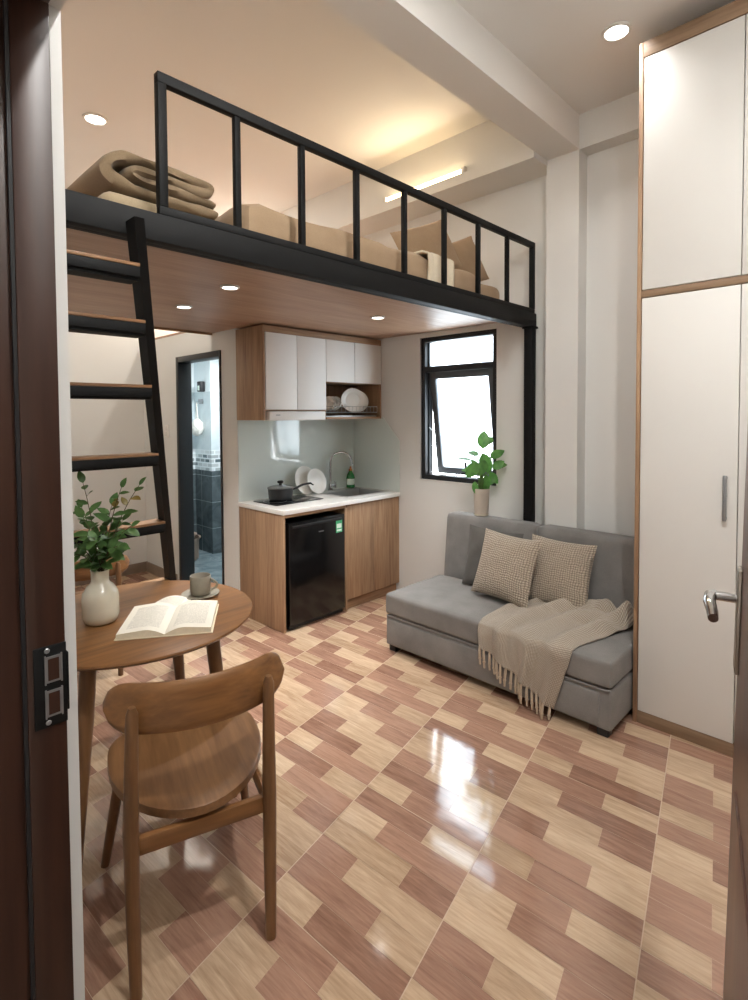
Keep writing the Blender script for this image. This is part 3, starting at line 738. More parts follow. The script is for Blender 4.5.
# splashback: back run and the right run with its clipped corner
bm = newbm(); add_box(bm, KX0, KX1-.006, YK-.005, YK-.0005, CT+.001, 1.575)
spb = tag(obj('glass_splashback', bm, SPLASH, smooth=0), 'pale green glass splashback behind the worktop', 'splashback')
bm = newbm(); add_prism(bm, [(YK-.006, CT+.001), (YK-.006, 1.575), (3.40, 1.575), (3.385, 1.56), (3.195, 1.36), (3.195, CT+.001)], 'x', XW-.006, XW-.0008)
tag(obj('glass_splashback', bm, SPLASH, smooth=0), 'pale green glass splashback with clipped corner on the window wall', 'splashback')
# fridge
fx0, fx1 = 2.372, 2.925
fg = thing('mini_fridge', 'small black fridge under the worktop between the oak panels', 'fridge', (0, 0, 0))
boxo('fridge_body', (fx0, fx1, KY+.05, YK-.02, .012, .80), FRIDGEBLK, fg, bev=.004)
fd = boxo('fridge_door', (fx0+.002, fx1-.002, KY-.002, KY+.046, .045, .805), FRIDGEBLK, fg, bev=.006)
bm = newbm(); add_box(bm, fx0+.03, fx1-.03, KY-.006, KY+.01, .762, .782, bev=.003); obj('door_grip', bm, RUBBER, fd)
bm = newbm()
for k in range(6): add_box(bm, 2.655+k*.0085, 2.661+k*.0085, KY-.0032, KY-.0022, .70, .707)
obj('maker_badge', bm, GREYMETAL, fd)
bm = newbm(); add_box(bm, 2.83, 2.895, KY-.0032, KY-.0022, .665, .76, mi=0); add_box(bm, 2.838, 2.887, KY-.0038, KY-.003, .70, .735, mi=1); add_box(bm, 2.838, 2.887, KY-.0038, KY-.003, .675, .69, mi=1)
obj('energy_label', bm, [LABELG, LABELW], fd)['label'] = 'green and white energy sticker'
boxo('kick_grille', (fx0+.01, fx1-.01, KY+.02, KY+.05, .012, .044), RUBBER, fg)
# wall cabinet
cx0, cx1, cy0 = 2.32, XW-.004, 3.41
cz0, cz1 = 1.56, 2.272
wc = thing('wall_cabinet', 'oak wall cabinet with white doors and an open dish shelf', 'cabinet', (0, 0, 0))
mx = 2.935
boxo('side_panel', (cx0, cx0+.018, cy0+.004, YK-.002, cz0, cz1), OAK, wc)
boxo('side_panel', (cx1-.018, cx1, cy0+.004, YK-.002, cz0, cz1), OAK, wc)
boxo('middle_panel', (mx-.009, mx+.009, cy0+.02, YK-.002, cz0, cz1-.05), OAK, wc)
boxo('top_fascia', (cx0+.018, cx1-.018, cy0+.004, YK-.002, cz1-.05, cz1), OAKX, wc)
boxo('bottom_shelf', (mx+.009, cx1-.018, cy0+.004, YK-.002, cz0, cz0+.018), OAKX, wc)
boxo('middle_shelf', (mx+.009, cx1-.018, cy0+.02, YK-.012, 1.868, 1.886), OAKX, wc)
boxo('hood_shelf', (cx0+.018, mx-.009, cy0+.02, YK-.012, 1.632, 1.65), OAKX, wc)
boxo('back_panel', (mx+.009, cx1-.018, YK-.012, YK-.006, cz0+.018, cz1-.05), OAK, wc)
dx = [cx0+.019, 2.635, mx-.001, 3.26, cx1-.003]
for i in range(4):
    z0 = 1.64 if i < 2 else 1.872
    boxo('door', (dx[i]+.0025, dx[i+1]-.0025, cy0, cy0+.018, z0, cz1-.052), LAMGLOSS, wc)
hd = thing('range_hood', 'slim white range hood under the left wall cabinet doors', 'range hood', (0, 0, 0))
bm = newbm(); add_box(bm, cx0+.04, mx-.02, cy0-.004, YK-.03, cz0-.004, 1.628, bev=.004); obj('hood_body', bm, LAMINATE, hd)
bm = newbm(); add_box(bm, cx0+.043, mx-.023, cy0-.012, cy0-.0045, cz0+.002, 1.622, bev=.003); obj('hood_visor', bm, LAMGLOSS, hd)
bm = newbm(); add_box(bm, cx0+.10, cx0+.14, cy0-.0128, cy0-.0122, 1.595, 1.601); obj('maker_badge', bm, GREYMETAL, hd)
# dish rack and crockery
rk = thing('dish_rack', 'steel wire dish rack in the open shelf of the wall cabinet', 'dish rack', (0, 0, cz0+.018))
bm = newbm(); rx0, rx1, ry0, ry1 = mx+.02, cx1-.03, cy0+.03, YK-.04
for z in (.04, .09):
    for A, B in (((rx0, ry0), (rx1, ry0)), ((rx1, ry0), (rx1, ry1)), ((rx1, ry1), (rx0, ry1)), ((rx0, ry1), (rx0, ry0))): add_tube(bm, [(*A, z), (*B, z)], .0035, 6)
obj('wire_rim', bm, STEEL, rk)
bm = newbm()
for k in range(15):
    x = rx0+(rx1-rx0)*k/14; add_tube(bm, [(x, ry0, .09), (x, ry0, .04), (x, ry1, .04)], .002, 5)
obj('wires', bm, STEEL, rk)
boxo('drip_tray', (rx0+.004, rx1-.004, ry0+.004, ry1-.004, .001, .012), STEEL, rk)
zr = cz0+.018+.043
for k in range(4):
    o = obj('dish_plate', plate_bm(.105-.003*k), PORCELAIN); o.rotation_euler = (PI/2-.12, 0, math.radians(-32)); o.location = (3.315+.045*k, 3.50+.024*k, zr+.105-.003*k)
    tag(o, ['frontmost white plate standing in the wall rack', 'second white plate from the front in the wall rack', 'third white plate from the front in the wall rack', 'rearmost white plate standing in the wall rack'][k], 'plate', 'plates in the dish rack')
for k in range(3):
    bm = newbm(); add_lathe(bm, [(0, 0), (.028, 0), (.03, .006), (.05, .03), (.062, .062), (.060, .063), (.047, .032), (.026, .008), (0, .007)], 32)
    o = obj('bowl', bm, PORCELAIN); o.rotation_euler = (0, math.radians(-78), math.radians(22)); o.location = (3.045+.055*k, 3.475+.02*k, zr+.06)
    tag(o, ['white bowl tipped in the rack, nearest the hood', 'middle white bowl tipped in the rack', 'white bowl tipped in the rack beside the plates'][k], 'bowl', 'bowls in the dish rack')

# ------------------------------------------------------------------ sofa
SX, SY0_, SY1_ = 2.645, .985, 2.49
sf = thing('sofa', 'grey fabric sofa bed against the wall beside the wardrobe', 'sofa', (0, 0, 0))
bm = newbm(); add_box(bm, SX+.008, 3.40, SY0_+.004, SY1_-.004, .04, .243, bev=.012, seg=3); obj('base', bm, SOFAFAB, sf)
bm = newbm(); add_box(bm, SX-.004, SX+.02, SY0_+.06, SY1_-.03, .055, .222, bev=.006, seg=3); obj('drawer_front', bm, SOFAFAB, sf)
bm = newbm(); softbox(bm, SX-.004, 3.27, SY0_, SY1_, .246, .395, r=.028, amp=.003, sc=3, seed=2); obj('seat_cushion', bm, SOFAFAB, sf, smooth=60)
for ya, yb, s in ((SY0_+.01, 1.735, 4), (1.737, SY1_-.012, 6)):
    bm = newbm(); softbox(bm, 3.275, 3.45, ya, yb, .25, .852, r=.03, amp=.002, sc=3, seed=s)
    for v in bm.verts: v.co.x += .045*max(0, (v.co.z-.4)/.45)*(1 if v.co.x < 3.36 else 0)
    obj('backrest', bm, SOFAFAB, sf, smooth=60)
for x in (SX+.05, 3.38):
    for y in (SY0_+.05, SY1_-.05):
        bm = newbm(); add_box(bm, x-.028, x+.028, y-.028, y+.028, 0, .039, bev=.003); obj('foot', bm, RUBBER, sf)
bm = newbm(); add_tube(bm, [(SX+.004, SY0_+.006, .25), (SX-.002, SY0_+.02, .2455), (SX-.002, SY1_-.02, .2455)], .004, 6); obj('piping', bm, SOFAFAB, sf)

o = obj('knit_cushion', cushion_bm(.44, .43, .15, seed=2), KNIT, None, smooth=80); place(o, (3.055, 1.81, .615), (-.10, -.97, -.03), (.32, -.10, .93)); tag(o, 'chunky knit beige cushion in front of the grey one on the sofa', 'cushion', None)
o = obj('knit_cushion', cushion_bm(.42, .42, .14, seed=6), KNIT, None, smooth=80); place(o, (3.195, 1.52, .605), (.04, -.97, -.03), (.30, -.03, .93)); tag(o, 'chunky knit beige cushion nearest the folded end of the throw', 'cushion', None)
o = obj('plain_cushion', cushion_bm(.42, .42, .11, seed=8), GREYCUSH, None, smooth=80); place(o, (3.20, 2.00, .60), (.03, -1, -.02), (.22, -.08, .95)); tag(o, 'plain dark grey cushion partly behind a knit cushion on the sofa', 'cushion')

# knitted throw: bunched on the seat, falling over the front edge on the slant
def throw():
    t = thing('knit_throw', 'beige knitted throw with fringe draped over the right end of the sofa', 'throw', (0, 0, 0))
    bm = newbm(); uvl = bm.loops.layers.uv.new('UVMap'); ns, nt = 60, 72
    ZS = .402
    def lerp(a, b, k): return a+(b-a)*k
    def path(pts, t):
        L = [0]
        for a, b in zip(pts, pts[1:]): L.append(L[-1]+(V(b)-V(a)).length)
        d = t*L[-1]
        for i in range(len(pts)-1):
            if d <= L[i+1]+1e-9: return V(pts[i]).lerp(V(pts[i+1]), (d-L[i])/max(1e-9, L[i+1]-L[i]))
        return V(pts[-1])
    left = [(3.20, 1.60, ZS), (2.96, 1.74, ZS), (2.68, 1.735, ZS), (2.645, 1.732, ZS-.012), (2.632, 1.73, ZS-.05), (2.628, 1.722, .275)]
    right = [(3.20, 1.03, ZS), (2.95, 1.10, ZS), (2.70, 1.17, ZS), (2.645, 1.18, ZS-.012), (2.632, 1.185, ZS-.05), (2.628, 1.27, .065)]
    verts = []
    def pt(s, tt):
        # keep rows aligned on the seat edge: t<.55 on the seat, after that falling
        def side(P, tt):
            seat = P[:3]; fall = P[2:]
            return path(seat, tt/.55) if tt < .55 else path(fall, (tt-.55)/.45)
        a, b = side(left, tt), side(right, tt); p = a.lerp(b, s)
        # long folds running from the back to the front
        w = .5+.5*math.sin(s*21+2.2*tt+1.5*math.sin(tt*4)); w = w**1.6
        q = .5+.5*math.sin(s*37+5*tt); am = .034*w+.008*q
        bun = max(0, 1-tt/.34)
        am += bun*(.075*(.5+.5*math.sin(s*13+tt*30))*(.3+.7*s)+.035*s+.05*max(0, mnoise.noise(V((s*7, tt*16, 2)))))
        k = min(1, max(0, (tt-.5)/.12))
        edge = min(1, s*14, (1-s)*14)
        p += V((-1, 0, 0))*am*k*(.35+.65*edge)*.85 + V((0, 0, 1))*am*(1-k)*(.25+.75*edge)
        p.y += .012*math.sin(tt*9+s*5)*(1-abs(2*s-1))
        p.z += .008*k*mnoise.noise(V((s*6, tt*3, 7)))
        return p
    g = [[bm.verts.new(pt(i/ns, j/nt)) for i in range(ns+1)] for j in range(nt+1)]
    for j in range(nt):
        for i in range(ns):
            f = bm.faces.new((g[j][i], g[j][i+1], g[j+1][i+1], g[j+1][i]))
            for l, (a, b) in zip(f.loops, ((i, j), (i+1, j), (i+1, j+1), (i, j+1))): l[uvl].uv = (a/ns, b/nt)
    c = obj('cloth', bm, KNITT, t, smooth=80); md = c.modifiers.new('thick', 'SOLIDIFY'); md.thickness = .008; md.offset = 0
    rng = random.Random(4); n = 17
    for k in range(n):
        s = (k+.5)/n; p = pt(s, 1.0); p.x -= .001
        L = min(.10, p.z-.006); dy = rng.uniform(-.008, .008)
        bm = newbm(); pts = [p+V((0, 0, .006)), p+V((-.003, dy*.3, -L*.3)), p+V((-.004, dy*.7, -L*.65)), p+V((-.002, dy, -L))]
        add_tube(bm, pts, [.006, .0078, .007, .006], 7); bmesh.ops.create_icosphere(bm, subdivisions=1, radius=.0105, matrix=Matrix.Translation(pts[2]))
        obj('tassel', bm, YARN, t)
throw()

# potted plant on top of the sofa back
def leaf(bm, base, d, nrm, L, W, mi=0, cup=.15, n=6, droop=.15):
    d = V(d).normalized(); nr = V(nrm); nr = (nr-d*nr.dot(d)).normalized(); sd = d.cross(nr)
    rows = []
    for i in range(n+1):
        t = i/n; w = W/2*math.sin(PI*min(1, t**.85))**.8 if 0 < t < 1 else 0
        c = V(base)+d*L*t-nr*droop*L*t*t
        if w < 1e-5: rows.append([bm.verts.new(c)])
        else: rows.append([bm.verts.new(c-sd*w+nr*cup*w), bm.verts.new(c), bm.verts.new(c+sd*w+nr*cup*w)])
    for A, B in zip(rows, rows[1:]):
        if len(A) == 1: fs = [(A[0], B[0], B[1]), (A[0], B[1], B[2])]
        elif len(B) == 1: fs = [(A[0], B[0], A[1]), (A[1], B[0], A[2])]
        else: fs = [(A[0], B[0], B[1], A[1]), (A[1], B[1], B[2], A[2])]
        for f in fs: bm.faces.new(f).material_index = mi
pp = thing('potted_plant', 'green leafy plant in a beige pot standing on the sofa back', 'plant', (3.385, 2.205, .854))
bm = newbm(); add_lathe(bm, [(0, 0), (.046, 0), (.049, .006), (.05, .012), (.056, .15), (.06, .192), (.06, .198), (.055, .198), (.052, .17), (0, .17)], 32); obj('pot', bm, PLANTPOT, pp)
bm = newbm(); add_lathe(bm, [(.0465, .0), (.0515, .003), (.0515, .014), (.0495, .016)], 32); obj('saucer', bm, CREAM, pp)
bm = newbm(); add_lathe(bm, [(0, .176), (.0525, .174)], 20); obj('soil', bm, SOIL, pp)
# image-right is roughly (.7,-.7): rt = sideways offset, dp = depth offset
RT = V((.698, -.716, 0)); DP = V((.716, .698, 0))
stems = newbm(); lv = newbm()
L_ = [  # stem root offset, leaf base (side, depth, height), direction(side,depth,z), length, width
    (-.005, (.005, -.01, .40), (.12, .05, 1), .12, .085, (0, -1, .5)),
    (-.015, (-.055, -.03, .34), (-1, .0, .28), .11, .05, (.1, -.35, 1)),
    (.0, (.0, -.02, .38), (.35, .05, -.85), .15, .085, (-.2, -1, .3)),
    (-.01, (-.025, -.04, .33), (-.55, -.05, -.65), .12, .085, (.2, -1, .5)),
    (.012, (.05, .0, .35), (.85, .05, .55), .11, .07, (-.1, -.8, .8)),
    (.012, (.07, .02, .31), (.9, .1, .15), .10, .07, (-.1, -.7, .8)),
    (.012, (.06, -.02, .30), (.8, -.1, .5), .09, .06, (0, -1, .2)),
    (-.015, (-.045, -.03, .235), (.1, -.1, -1), .09, .045, (-.4, -1, .1)),
    (.0, (.02, -.03, .27), (.2, -.1, -1), .1, .055, (.3, -1, .1)),
    (-.005, (-.02, .02, .30), (-.4, .1, .6), .07, .04, (0, -1, .4)),
    (.01, (.03, .04, .42), (.5, .4, .5), .09, .06, (0, -.8, .6)),
    (.0, (-.01, .05, .36), (-.5, .5, .3), .09, .06, (0, -.6, .8)),
    (.012, (.055, .0, .215), (.4, 0, .9), .05, .03, (0, -1, .4)),
    (.0, (.015, -.03, .345), (-.3, -.1, -.8), .11, .07, (-.3, -1, .3)),
    (.01, (.045, .01, .275), (.6, .1, -.6), .10, .06, (.1, -1, .4)),
    (-.01, (-.035, .01, .285), (-.8, .1, .1), .09, .05, (0, -.6, .9)),
    (.0, (.01, -.02, .225), (.5, -.1, -.8), .07, .045, (.2, -1, .2)),
]
def loc3(q): return RT*q[0]+DP*q[1]+V((0, 0, q[2]))
for r0, bse, d, L, W, nr in L_:
    bse = (bse[0]*1.25, bse[1], .19+(bse[2]-.19)*1.42); L *= 1.15; W *= 1.1
    b = loc3(bse); r = loc3((r0, 0, .17)); mid = r.lerp(b, .55)+RT*(-.3*(bse[0]-r0))+V((0, 0, .02))
    add_tube(stems, [r, mid, b], [.0042, .0036, .0025], 6)
    leaf(lv, b, loc3(d), loc3(nr), L, W)
add_tube(stems, [loc3((-.01, 0, .34)), loc3((-.06, -.02, .45)), loc3((-.10, -.02, .475)), loc3((-.05, -.02, .495)), loc3((-.005, -.01, .485))], .003, 6)
obj('stems', stems, STEMG, pp); obj('leaves', lv, LEAF, pp, smooth=80, recalc=False)

# ------------------------------------------------------------------ wardrobe
wx = 2.91
wd = thing('wardrobe', 'tall white wardrobe with oak edging reaching almost to the ceiling', 'wardrobe', (0, 0, 0))
wy1, wy0, wz = .975, -.345, 3.435
bm = newbm(); add_box(bm, wx-.002, 3.47, wy1-.02, wy1, 0, wz, bev=.001); obj('side_panel', bm, OAK, wd)
bm = newbm(); add_box(bm, wx-.002, 3.47, wy0-.018, wy0, 0, wz, bev=.001); obj('side_panel', bm, OAK, wd)
boxo('top_fascia', (wx-.002, 3.47, wy0, wy1-.02, wz-.075, wz), OAKY, wd, bev=.001)
boxo('plinth', (wx+.004, wx+.02, wy0, wy1-.02, 0, .063), OAKY, wd, bev=.001)
boxo('middle_band', (wx-.002, 3.46, wy0, wy1-.02, 2.178, 2.212), OAKY, wd, bev=.001)
boxo('carcass', (wx+.022, 3.46, wy0, wy1-.022, .064, 2.176), LAMINATE, wd)
boxo('upper_carcass', (wx+.022, 3.46, wy0, wy1-.022, 2.214, wz-.077), LAMINATE, wd)
ys = [wy1-.022, .531, .105, wy0+.001]
for i in range(3):
    y1, y0 = ys[i]-.0018, ys[i+1]+.0018
    boxo('upper_door', (wx, wx+.019, y0, y1, 2.216, wz-.079), LAMINATE, wd)
    d = boxo('door', (wx, wx+.019, y0, y1, .067, 2.174), LAMINATE, wd)
    yh = y0+.045 if i == 0 else y1-.045
    bm = newbm(); add_box(bm, wx-.02, wx, yh-.007, yh+.007, 1.105, 1.118, bev=.002); add_box(bm, wx-.02, wx, yh-.007, yh+.007, 1.292, 1.305, bev=.002); add_box(bm, wx-.028, wx-.016, yh-.008, yh+.008, 1.10, 1.31, bev=.003)
    obj('handle', bm, GREYMETAL, d)

# ------------------------------------------------------------------ table and chairs
TZ = .757; TC = V((.92, 2.31, 0)); TR = .48
tb = thing('round_table', 'round walnut stained dining table in front of the ladder', 'table', (TC.x, TC.y, 0))
bm = newbm(); add_lathe(bm, [(0, TZ-.03), (TR-.06, TZ-.03), (TR-.012, TZ-.02), (TR, TZ-.008), (TR-.002, TZ-.002), (TR-.006, TZ), (0, TZ)], 96); obj('tabletop', bm, WALNUT, tb)
th0 = math.radians(38)
bm = newbm()
for k in range(4):
    A = V((.29*math.cos(th0+k*PI/2), .29*math.sin(th0+k*PI/2), TZ-.065)); B = V((.29*math.cos(th0+(k+1)*PI/2), .29*math.sin(th0+(k+1)*PI/2), TZ-.065))
    d = (B-A).normalized(); nrm = V((-d.y, d.x, 0)); M = Matrix((d, nrm, V((0, 0, 1)))).transposed().to_4x4(); M.translation = (A+B)/2
    add_box(bm, -(B-A).length/2, (B-A).length/2, -.011, .011, -.03, .034, M=M)
obj('apron', bm, WALNUT, tb)
for k in range(4):
    a = th0+k*PI/2; c, s = math.cos(a), math.sin(a)
    bm = newbm(); add_tube(bm, [(.325*c, .325*s, TZ-.031), (.35*c, .35*s, .5), (.415*c, .415*s, .0)], [.029, .028, .016], 18); obj('leg', bm, WALNUTZ, tb)

def make_chair(name, label):
    t = thing(name, label, 'chair', group=None)
    # seat: shield-shaped, slightly dished plywood
    bm = newbm(); n = 48; prof = []
    def outline(a):
        c, s = math.cos(a), math.sin(a)
        e = 3.2 if s > 0 else 1.9
        r = (abs(c)**e+abs(s)**e)**(-1/e)
        x, y = .243*r*c, (.18 if s > 0 else .33)*r*s+.085
        return V((x, y-.005, 0))
    rings = []
    for kk, (rr, dz) in enumerate(((1.0, -.010), (1.0, .004), (.97, .009), (.75, .003), (.45, -.002), (.0, -.003))):
        if rr == 0: rings.append([bm.verts.new(V((0, .02, .474+dz)))]); continue
        ring = []
        for k in range(n):
            p = outline(2*PI*k/n); p = V((p.x*rr, (p.y-.02)*rr+.02, 0)); ring.append(bm.verts.new(V((p.x, p.y, .474+dz+.02*max(0, p.y)/.22*(rr) *.4))))
        rings.append(ring)
    low = [bm.verts.new(v.co+V((0, 0, -.012))) for v in rings[0]]
    bm.faces.new(low[::-1]); allr = [low]+rings
    for A, B in zip(allr, allr[1:]):
        for k in range(n):
            if len(B) == 1: bm.faces.new((A[k], A[(k+1) % n], B[0]))
            else: bm.faces.new((A[k], A[(k+1) % n], B[(k+1) % n], B[k]))
    obj('seat', bm, WALNUTY, t, smooth=45)
    # backrest: curved board with rounded ends
    bm = newbm(); nx, nz = 40, 10; W, H, zc, th = .259, .066, .790, .011
    def bp(u, v, side):
        x = W*u+.004; hh = H*(max(0, 1-abs(u)**6))**.5 if abs(u) < 1 else 0
        hh = H*(1-max(0, (abs(u)-.72)/.28)**2)**.5
        y = -.262+.088*(u*u)+.012*v
        return V((x, y+side*th, zc+hh*v+.006*u*u))
    for side in (1, -1): pass
    G = {}
    for si, side in enumerate((1, -1)):
        for i in range(nx+1):
            for j in range(nz+1):
                u, v = -1+2*i/nx, -1+2*j/nz
                k = min(1, (1-abs(u))*14+.15, (1-abs(v))*5+.25)
                G[si, i, j] = bm.verts.new(bp(u*.999, v, side*min(1, k)))
    for i in range(nx):
        for j in range(nz):
            bm.faces.new((G[0, i, j], G[0, i+1, j], G[0, i+1, j+1], G[0, i, j+1])); bm.faces.new((G[1, i, j+1], G[1, i+1, j+1], G[1, i+1, j], G[1, i, j]))
    for i in range(nx):
        for j in (0, nz): bm.faces.new((G[0, i, j], G[1, i, j], G[1, i+1, j], G[0, i+1, j]))
    for j in range(nz):
        for i in (0, nx): bm.faces.new((G[0, i, j], G[0, i, j+1], G[1, i, j+1], G[1, i, j]))
    obj('backrest', bm, WALNUT, t, smooth=50)
    for s in (-1, 1):
        bm = newbm(); add_tube(bm, [(s*.190, -.25, 0), (s*.193, -.24, .25), (s*.194, -.238, .45), (s*.191, -.248, .62), (s*.187, -.266, .80), (s*.187, -.2685, .822)], [.0165, .0195, .0215, .019, .0165, .009], 14); obj('rear_leg', bm, WALNUTZ, t)
        bm = newbm(); add_tube(bm, [(s*.19, .175, .452), (s*.255, .285, 0)], [.021, .0145], 14); obj('front_leg', bm, WALNUTZ, t)
        bm = newbm(); add_tube(bm, [(s*.193, -.215, .405), (s*.19, .165, .435)], .014, 10, flat=1.5); obj('side_rail', bm, WALNUT, t)
    bm = newbm(); add_box(bm, -.185, .185, -.2385, -.2165, .385, .435, bev=.004); obj('rear_rail', bm, WALNUT, t)
    bm = newbm(); add_box(bm, -.172, .172, .158, .178, .41, .452, bev=.004); obj('front_rail', bm, WALNUT, t)
    return t
ch = make_chair('dining_chair', 'walnut dining chair with curved backrest at the near side of the round table')
ch.location = (.8225, 1.654, 0); ch.rotation_euler = (0, 0, math.atan2(-.31, .95)); ch['group'] = 'walnut dining chairs'
c2 = dup(ch, (1.16, 3.70, 0), math.atan2(-.30, .954), 'walnut dining chair beyond the round table, mostly hidden by the leafy vase', 'walnut dining chairs'); c2.scale = (.93, .93, .86)

# things on the table
vs = thing('vase', 'cream glazed vase with a narrow neck on the round table', 'vase', (.785, 2.335, TZ+.0005))
bm = newbm(); add_lathe(bm, [(0, 0), (.052, 0), (.062, .008), (.069, .03), (.070, .10), (.066, .125), (.05, .15), (.036, .163), (.033, .175), (.034, .205), (.037, .215), (.033, .215), (.029, .18), (.03, .165), (.05, .13), (.055, .03), (0, .02)], 40); obj('vase_body', bm, CREAM, vs, smooth=60)
br = thing('leafy_branches', 'bunch of green leafy branches standing in the cream vase', 'branches', (.785, 2.335, TZ))
st, lf_ = newbm(), newbm(); rng = random.Random(11)
tips = [(-.06, .0, .57), (-.10, .06, .46), (-.12, -.03, .36), (-.03, -.06, .44), (.03, .05, .47), (.095, .0, .55), (.15, .04, .555), (.145, -.03, .40), (.11, -.07, .33), (.02, -.08, .36), (-.07, -.08, .30), (.06, .08, .40)]
for ti, tp in enumerate(tips):
    r = loc3((rng.uniform(-.012, .012), rng.uniform(-.012, .012), .19)); r0 = loc3((rng.uniform(-.01, .01), rng.uniform(-.01, .01), .06)); e = loc3(tp)
    c = r.lerp(e, .5)+V((0, 0, .05))-(loc3((tp[0], tp[1], 0))*.12)
    P = [r0, r]+[r*(1-k)**2+c*2*k*(1-k)+e*k*k for k in (.2, .4, .6, .8, 1)]
    add_tube(st, P, [.0024]*3+[.0020, .0018, .0015, .001], 5)
    n = 10
    for k in range(n):
        u = .16+.84*k/(n-1); p = r*(1-u)**2+c*2*u*(1-u)+e*u*u; tan = ((c-r)*(1-u)+(e-c)*u).normalized()
        a = k*2.4+ti; side = tan.orthogonal().normalized(); side = Matrix.Rotation(a, 3, tan) @ side
        d = (tan*.65+side*.9+V((0, 0, -.1))).normalized() if k < n-1 else tan
        L = rng.uniform(.048, .074)*(1.05 if u < .7 else .85)
        mi = 1 if (ti in (5, 6) and k in (6, 7)) or rng.random() < .02 else 0
        leaf(lf_, p, d, (side*-.2+V((-.35, -.35, .8))), L, L*.56, mi=mi, cup=.2, n=5, droop=rng.uniform(.05, .3))
obj('twigs', st, STEMB, br); obj('leaves', lf_, [LEAFD, LEAFB], br, smooth=80, recalc=False)

# open book
bkx, bky = .985, 2.13; sp_dir = V((.56, .83, 0))
book = thing('open_book', 'open book with cream pages lying on the round table', 'book', (bkx, bky, TZ), math.atan2(-.56, .83))
HL, HW = .155, .172     # half spine length, page width
def pages(s, lift=0, name='page_block'):
    bm = newbm(); uvl = bm.loops.layers.uv.new('UVMap'); nx, ny = 16, 6; top = []; bot = []
    for i in range(nx+1):
        u = i/nx; x = s*HW*u
        z = .004+.030*math.sin(min(1, u*2.1)*PI*.5)*(1-.42*u)+.004*(1-u)
        top.append([bm.verts.new(V((x, -HL+2*HL*j/ny, z))) for j in range(ny+1)])
        bot.append([bm.verts.new(V((x, -HL+2*HL*j/ny, .0035))) for j in range(ny+1)])
    for i in range(nx):
        for j in range(ny):
            f = bm.faces.new((top[i][j], top[i+1][j], top[i+1][j+1], top[i][j+1])); f.material_index = 0
            for l, (a, b) in zip(f.loops, ((i, j), (i+1, j), (i+1, j+1), (i, j+1))): l[uvl].uv = ((a/nx if s > 0 else 1-a/nx), b/ny)
            bm.faces.new((bot[i][j], bot[i][j+1], bot[i+1][j+1], bot[i+1][j])).material_index = 1
        for j in (0, ny): bm.faces.new((top[i][j], bot[i][j], bot[i+1][j], top[i+1][j])).material_index = 1
    for j in range(ny): bm.faces.new((top[nx][j], bot[nx][j], bot[nx][j+1], top[nx][j+1])).material_index = 1
    obj(name, bm, [PAGE, PAPEREDGE], book, smooth=50)
pages(-1); pages(1)
bm = newbm(); add_box(bm, -HW-.006, HW+.006, -HL-.005, HL+.005, .0005, .0032); obj('cover', bm, PAPEREDGE, book)
# a loose sheet slipped in at the head of the book
bm = newbm(); uvl = bm.loops.layers.uv.new('UVMap'); nx = 10; A = []
for i in range(nx+1):
    u = i/nx; x = .03-.15*u; z = .0042+.012*math.sin(u*PI)
    A.append([bm.verts.new(V((x+.02*j, HL-.02+.11*j, z+.012*j*math.sin(u*PI)))) for j in (0, .5, 1)])
for i in range(nx):
    for j in range(2):
        f = bm.faces.new((A[i][j], A[i+1][j], A[i+1][j+1], A[i][j+1]))
        for l, (a, b) in zip(f.loops, ((i, j), (i+1, j), (i+1, j+1), (i, j+1))): l[uvl].uv = (a/nx, b/2)
obj('loose_sheet', bm, PAGE, book, smooth=60)
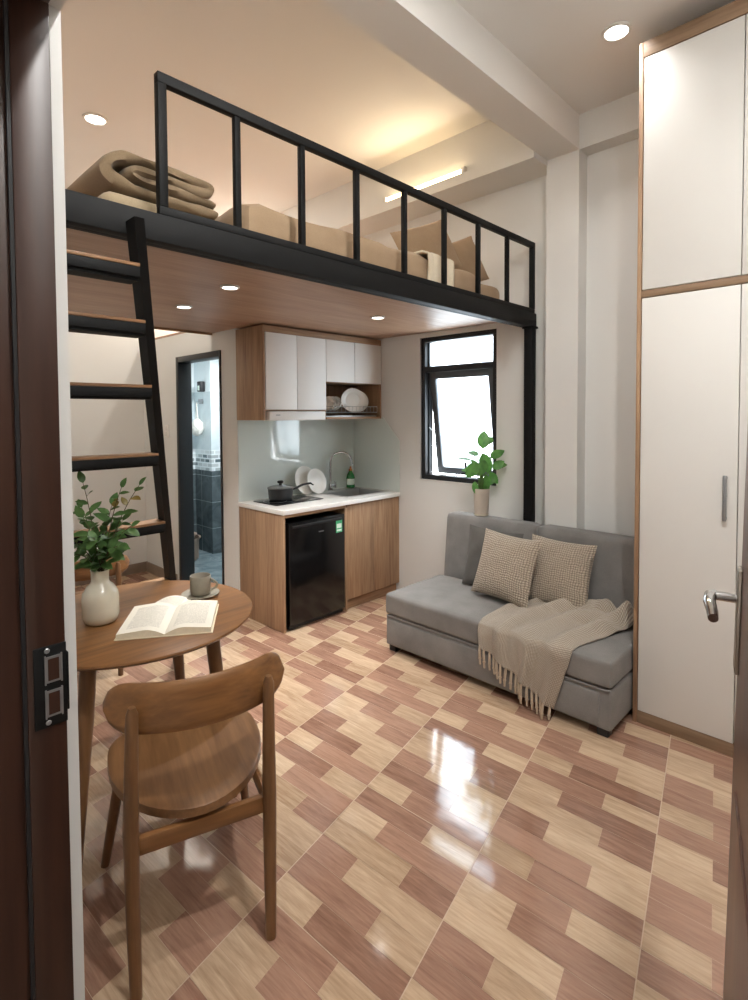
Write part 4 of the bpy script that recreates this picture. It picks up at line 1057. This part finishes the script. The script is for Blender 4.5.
# cup and saucer
MC = (1.225, 2.335)
sc_ = tag(obj('saucer', (lambda bm: (add_lathe(bm, [(0, .003), (.04, 0), (.045, 0), (.085, .010), (.086, .013), (.045, .006), (0, .005)], 40), bm)[1])(newbm()), MUG, loc=(MC[0], MC[1], TZ+.0005)), 'round grey saucer under the grey cup on the table', 'saucer')
mg = thing('coffee_cup', 'grey stoneware cup on its saucer on the round table', 'cup', (MC[0], MC[1], TZ+.0065))
bm = newbm(); add_lathe(bm, [(0, 0), (.038, 0), (.044, .006), (.046, .02), (.0475, .088), (.046, .09), (.044, .088), (.042, .012), (0, .01)], 40); obj('cup_body', bm, MUG, mg, smooth=60)
bm = newbm(); pts = [RT*(.044+.034*math.sin(PI*k/10))+V((0, 0, .018+.058*(k/10))) for k in range(11)]; add_tube(bm, pts, .0058, 10); obj('handle', bm, MUG, mg)

# ------------------------------------------------------------------ world, daylight through the window
w = bpy.data.worlds.new('daylight'); scene.world = w; w.use_nodes = True
bg = w.node_tree.nodes['Background']; bg.inputs['Color'].default_value = lin('F4F8FC'); bg.inputs['Strength'].default_value = 11.0
pl_ = light_area('window_portal', (XW+.19, (WY0+WY1)/2, (WZ0+WZ1)/2), WY1-WY0, 1, (1, 1, 1), (0, math.radians(90), 0), 'RECTANGLE', WY1-WY0)
pl_.data.size = WZ1-WZ0; pl_.data.size_y = WY1-WY0; pl_.data.cycles.is_portal = True

# ------------------------------------------------------------------ camera
f, cy, pi_, ro, ya = 541.9, 432.7, .0340, .00573, .77327
fw = V((math.cos(ya)*math.cos(pi_), math.sin(ya)*math.cos(pi_), -math.sin(pi_))); rt = V((math.sin(ya), -math.cos(ya), 0)); dn = fw.cross(rt)
R_ = rt*math.cos(ro)+dn*math.sin(ro); D_ = -rt*math.sin(ro)+dn*math.cos(ro)
cam = bpy.data.cameras.new('camera'); co = bpy.data.objects.new('camera', cam); COL.objects.link(co)
M = Matrix((R_, -D_, -fw)).transposed().to_4x4(); M.translation = (0, 0, EYE); co.matrix_world = M
cam.sensor_fit = 'HORIZONTAL'; cam.sensor_width = 36; cam.lens = 36*f/748; cam.shift_y = (cy-500)/748; cam.clip_start = .01
scene.camera = co
vs_ = scene.view_settings; vs_.view_transform = 'Standard'; vs_.look = 'None'; vs_.exposure = 0.5; vs_.gamma = 1; vs_.use_curve_mapping = False
cy_ = scene.cycles; cy_.use_denoising = True; cy_.max_bounces = 10; cy_.diffuse_bounces = 6; cy_.glossy_bounces = 4; cy_.transparent_max_bounces = 12; cy_.caustics_reflective = False; cy_.sample_clamp_indirect = 6
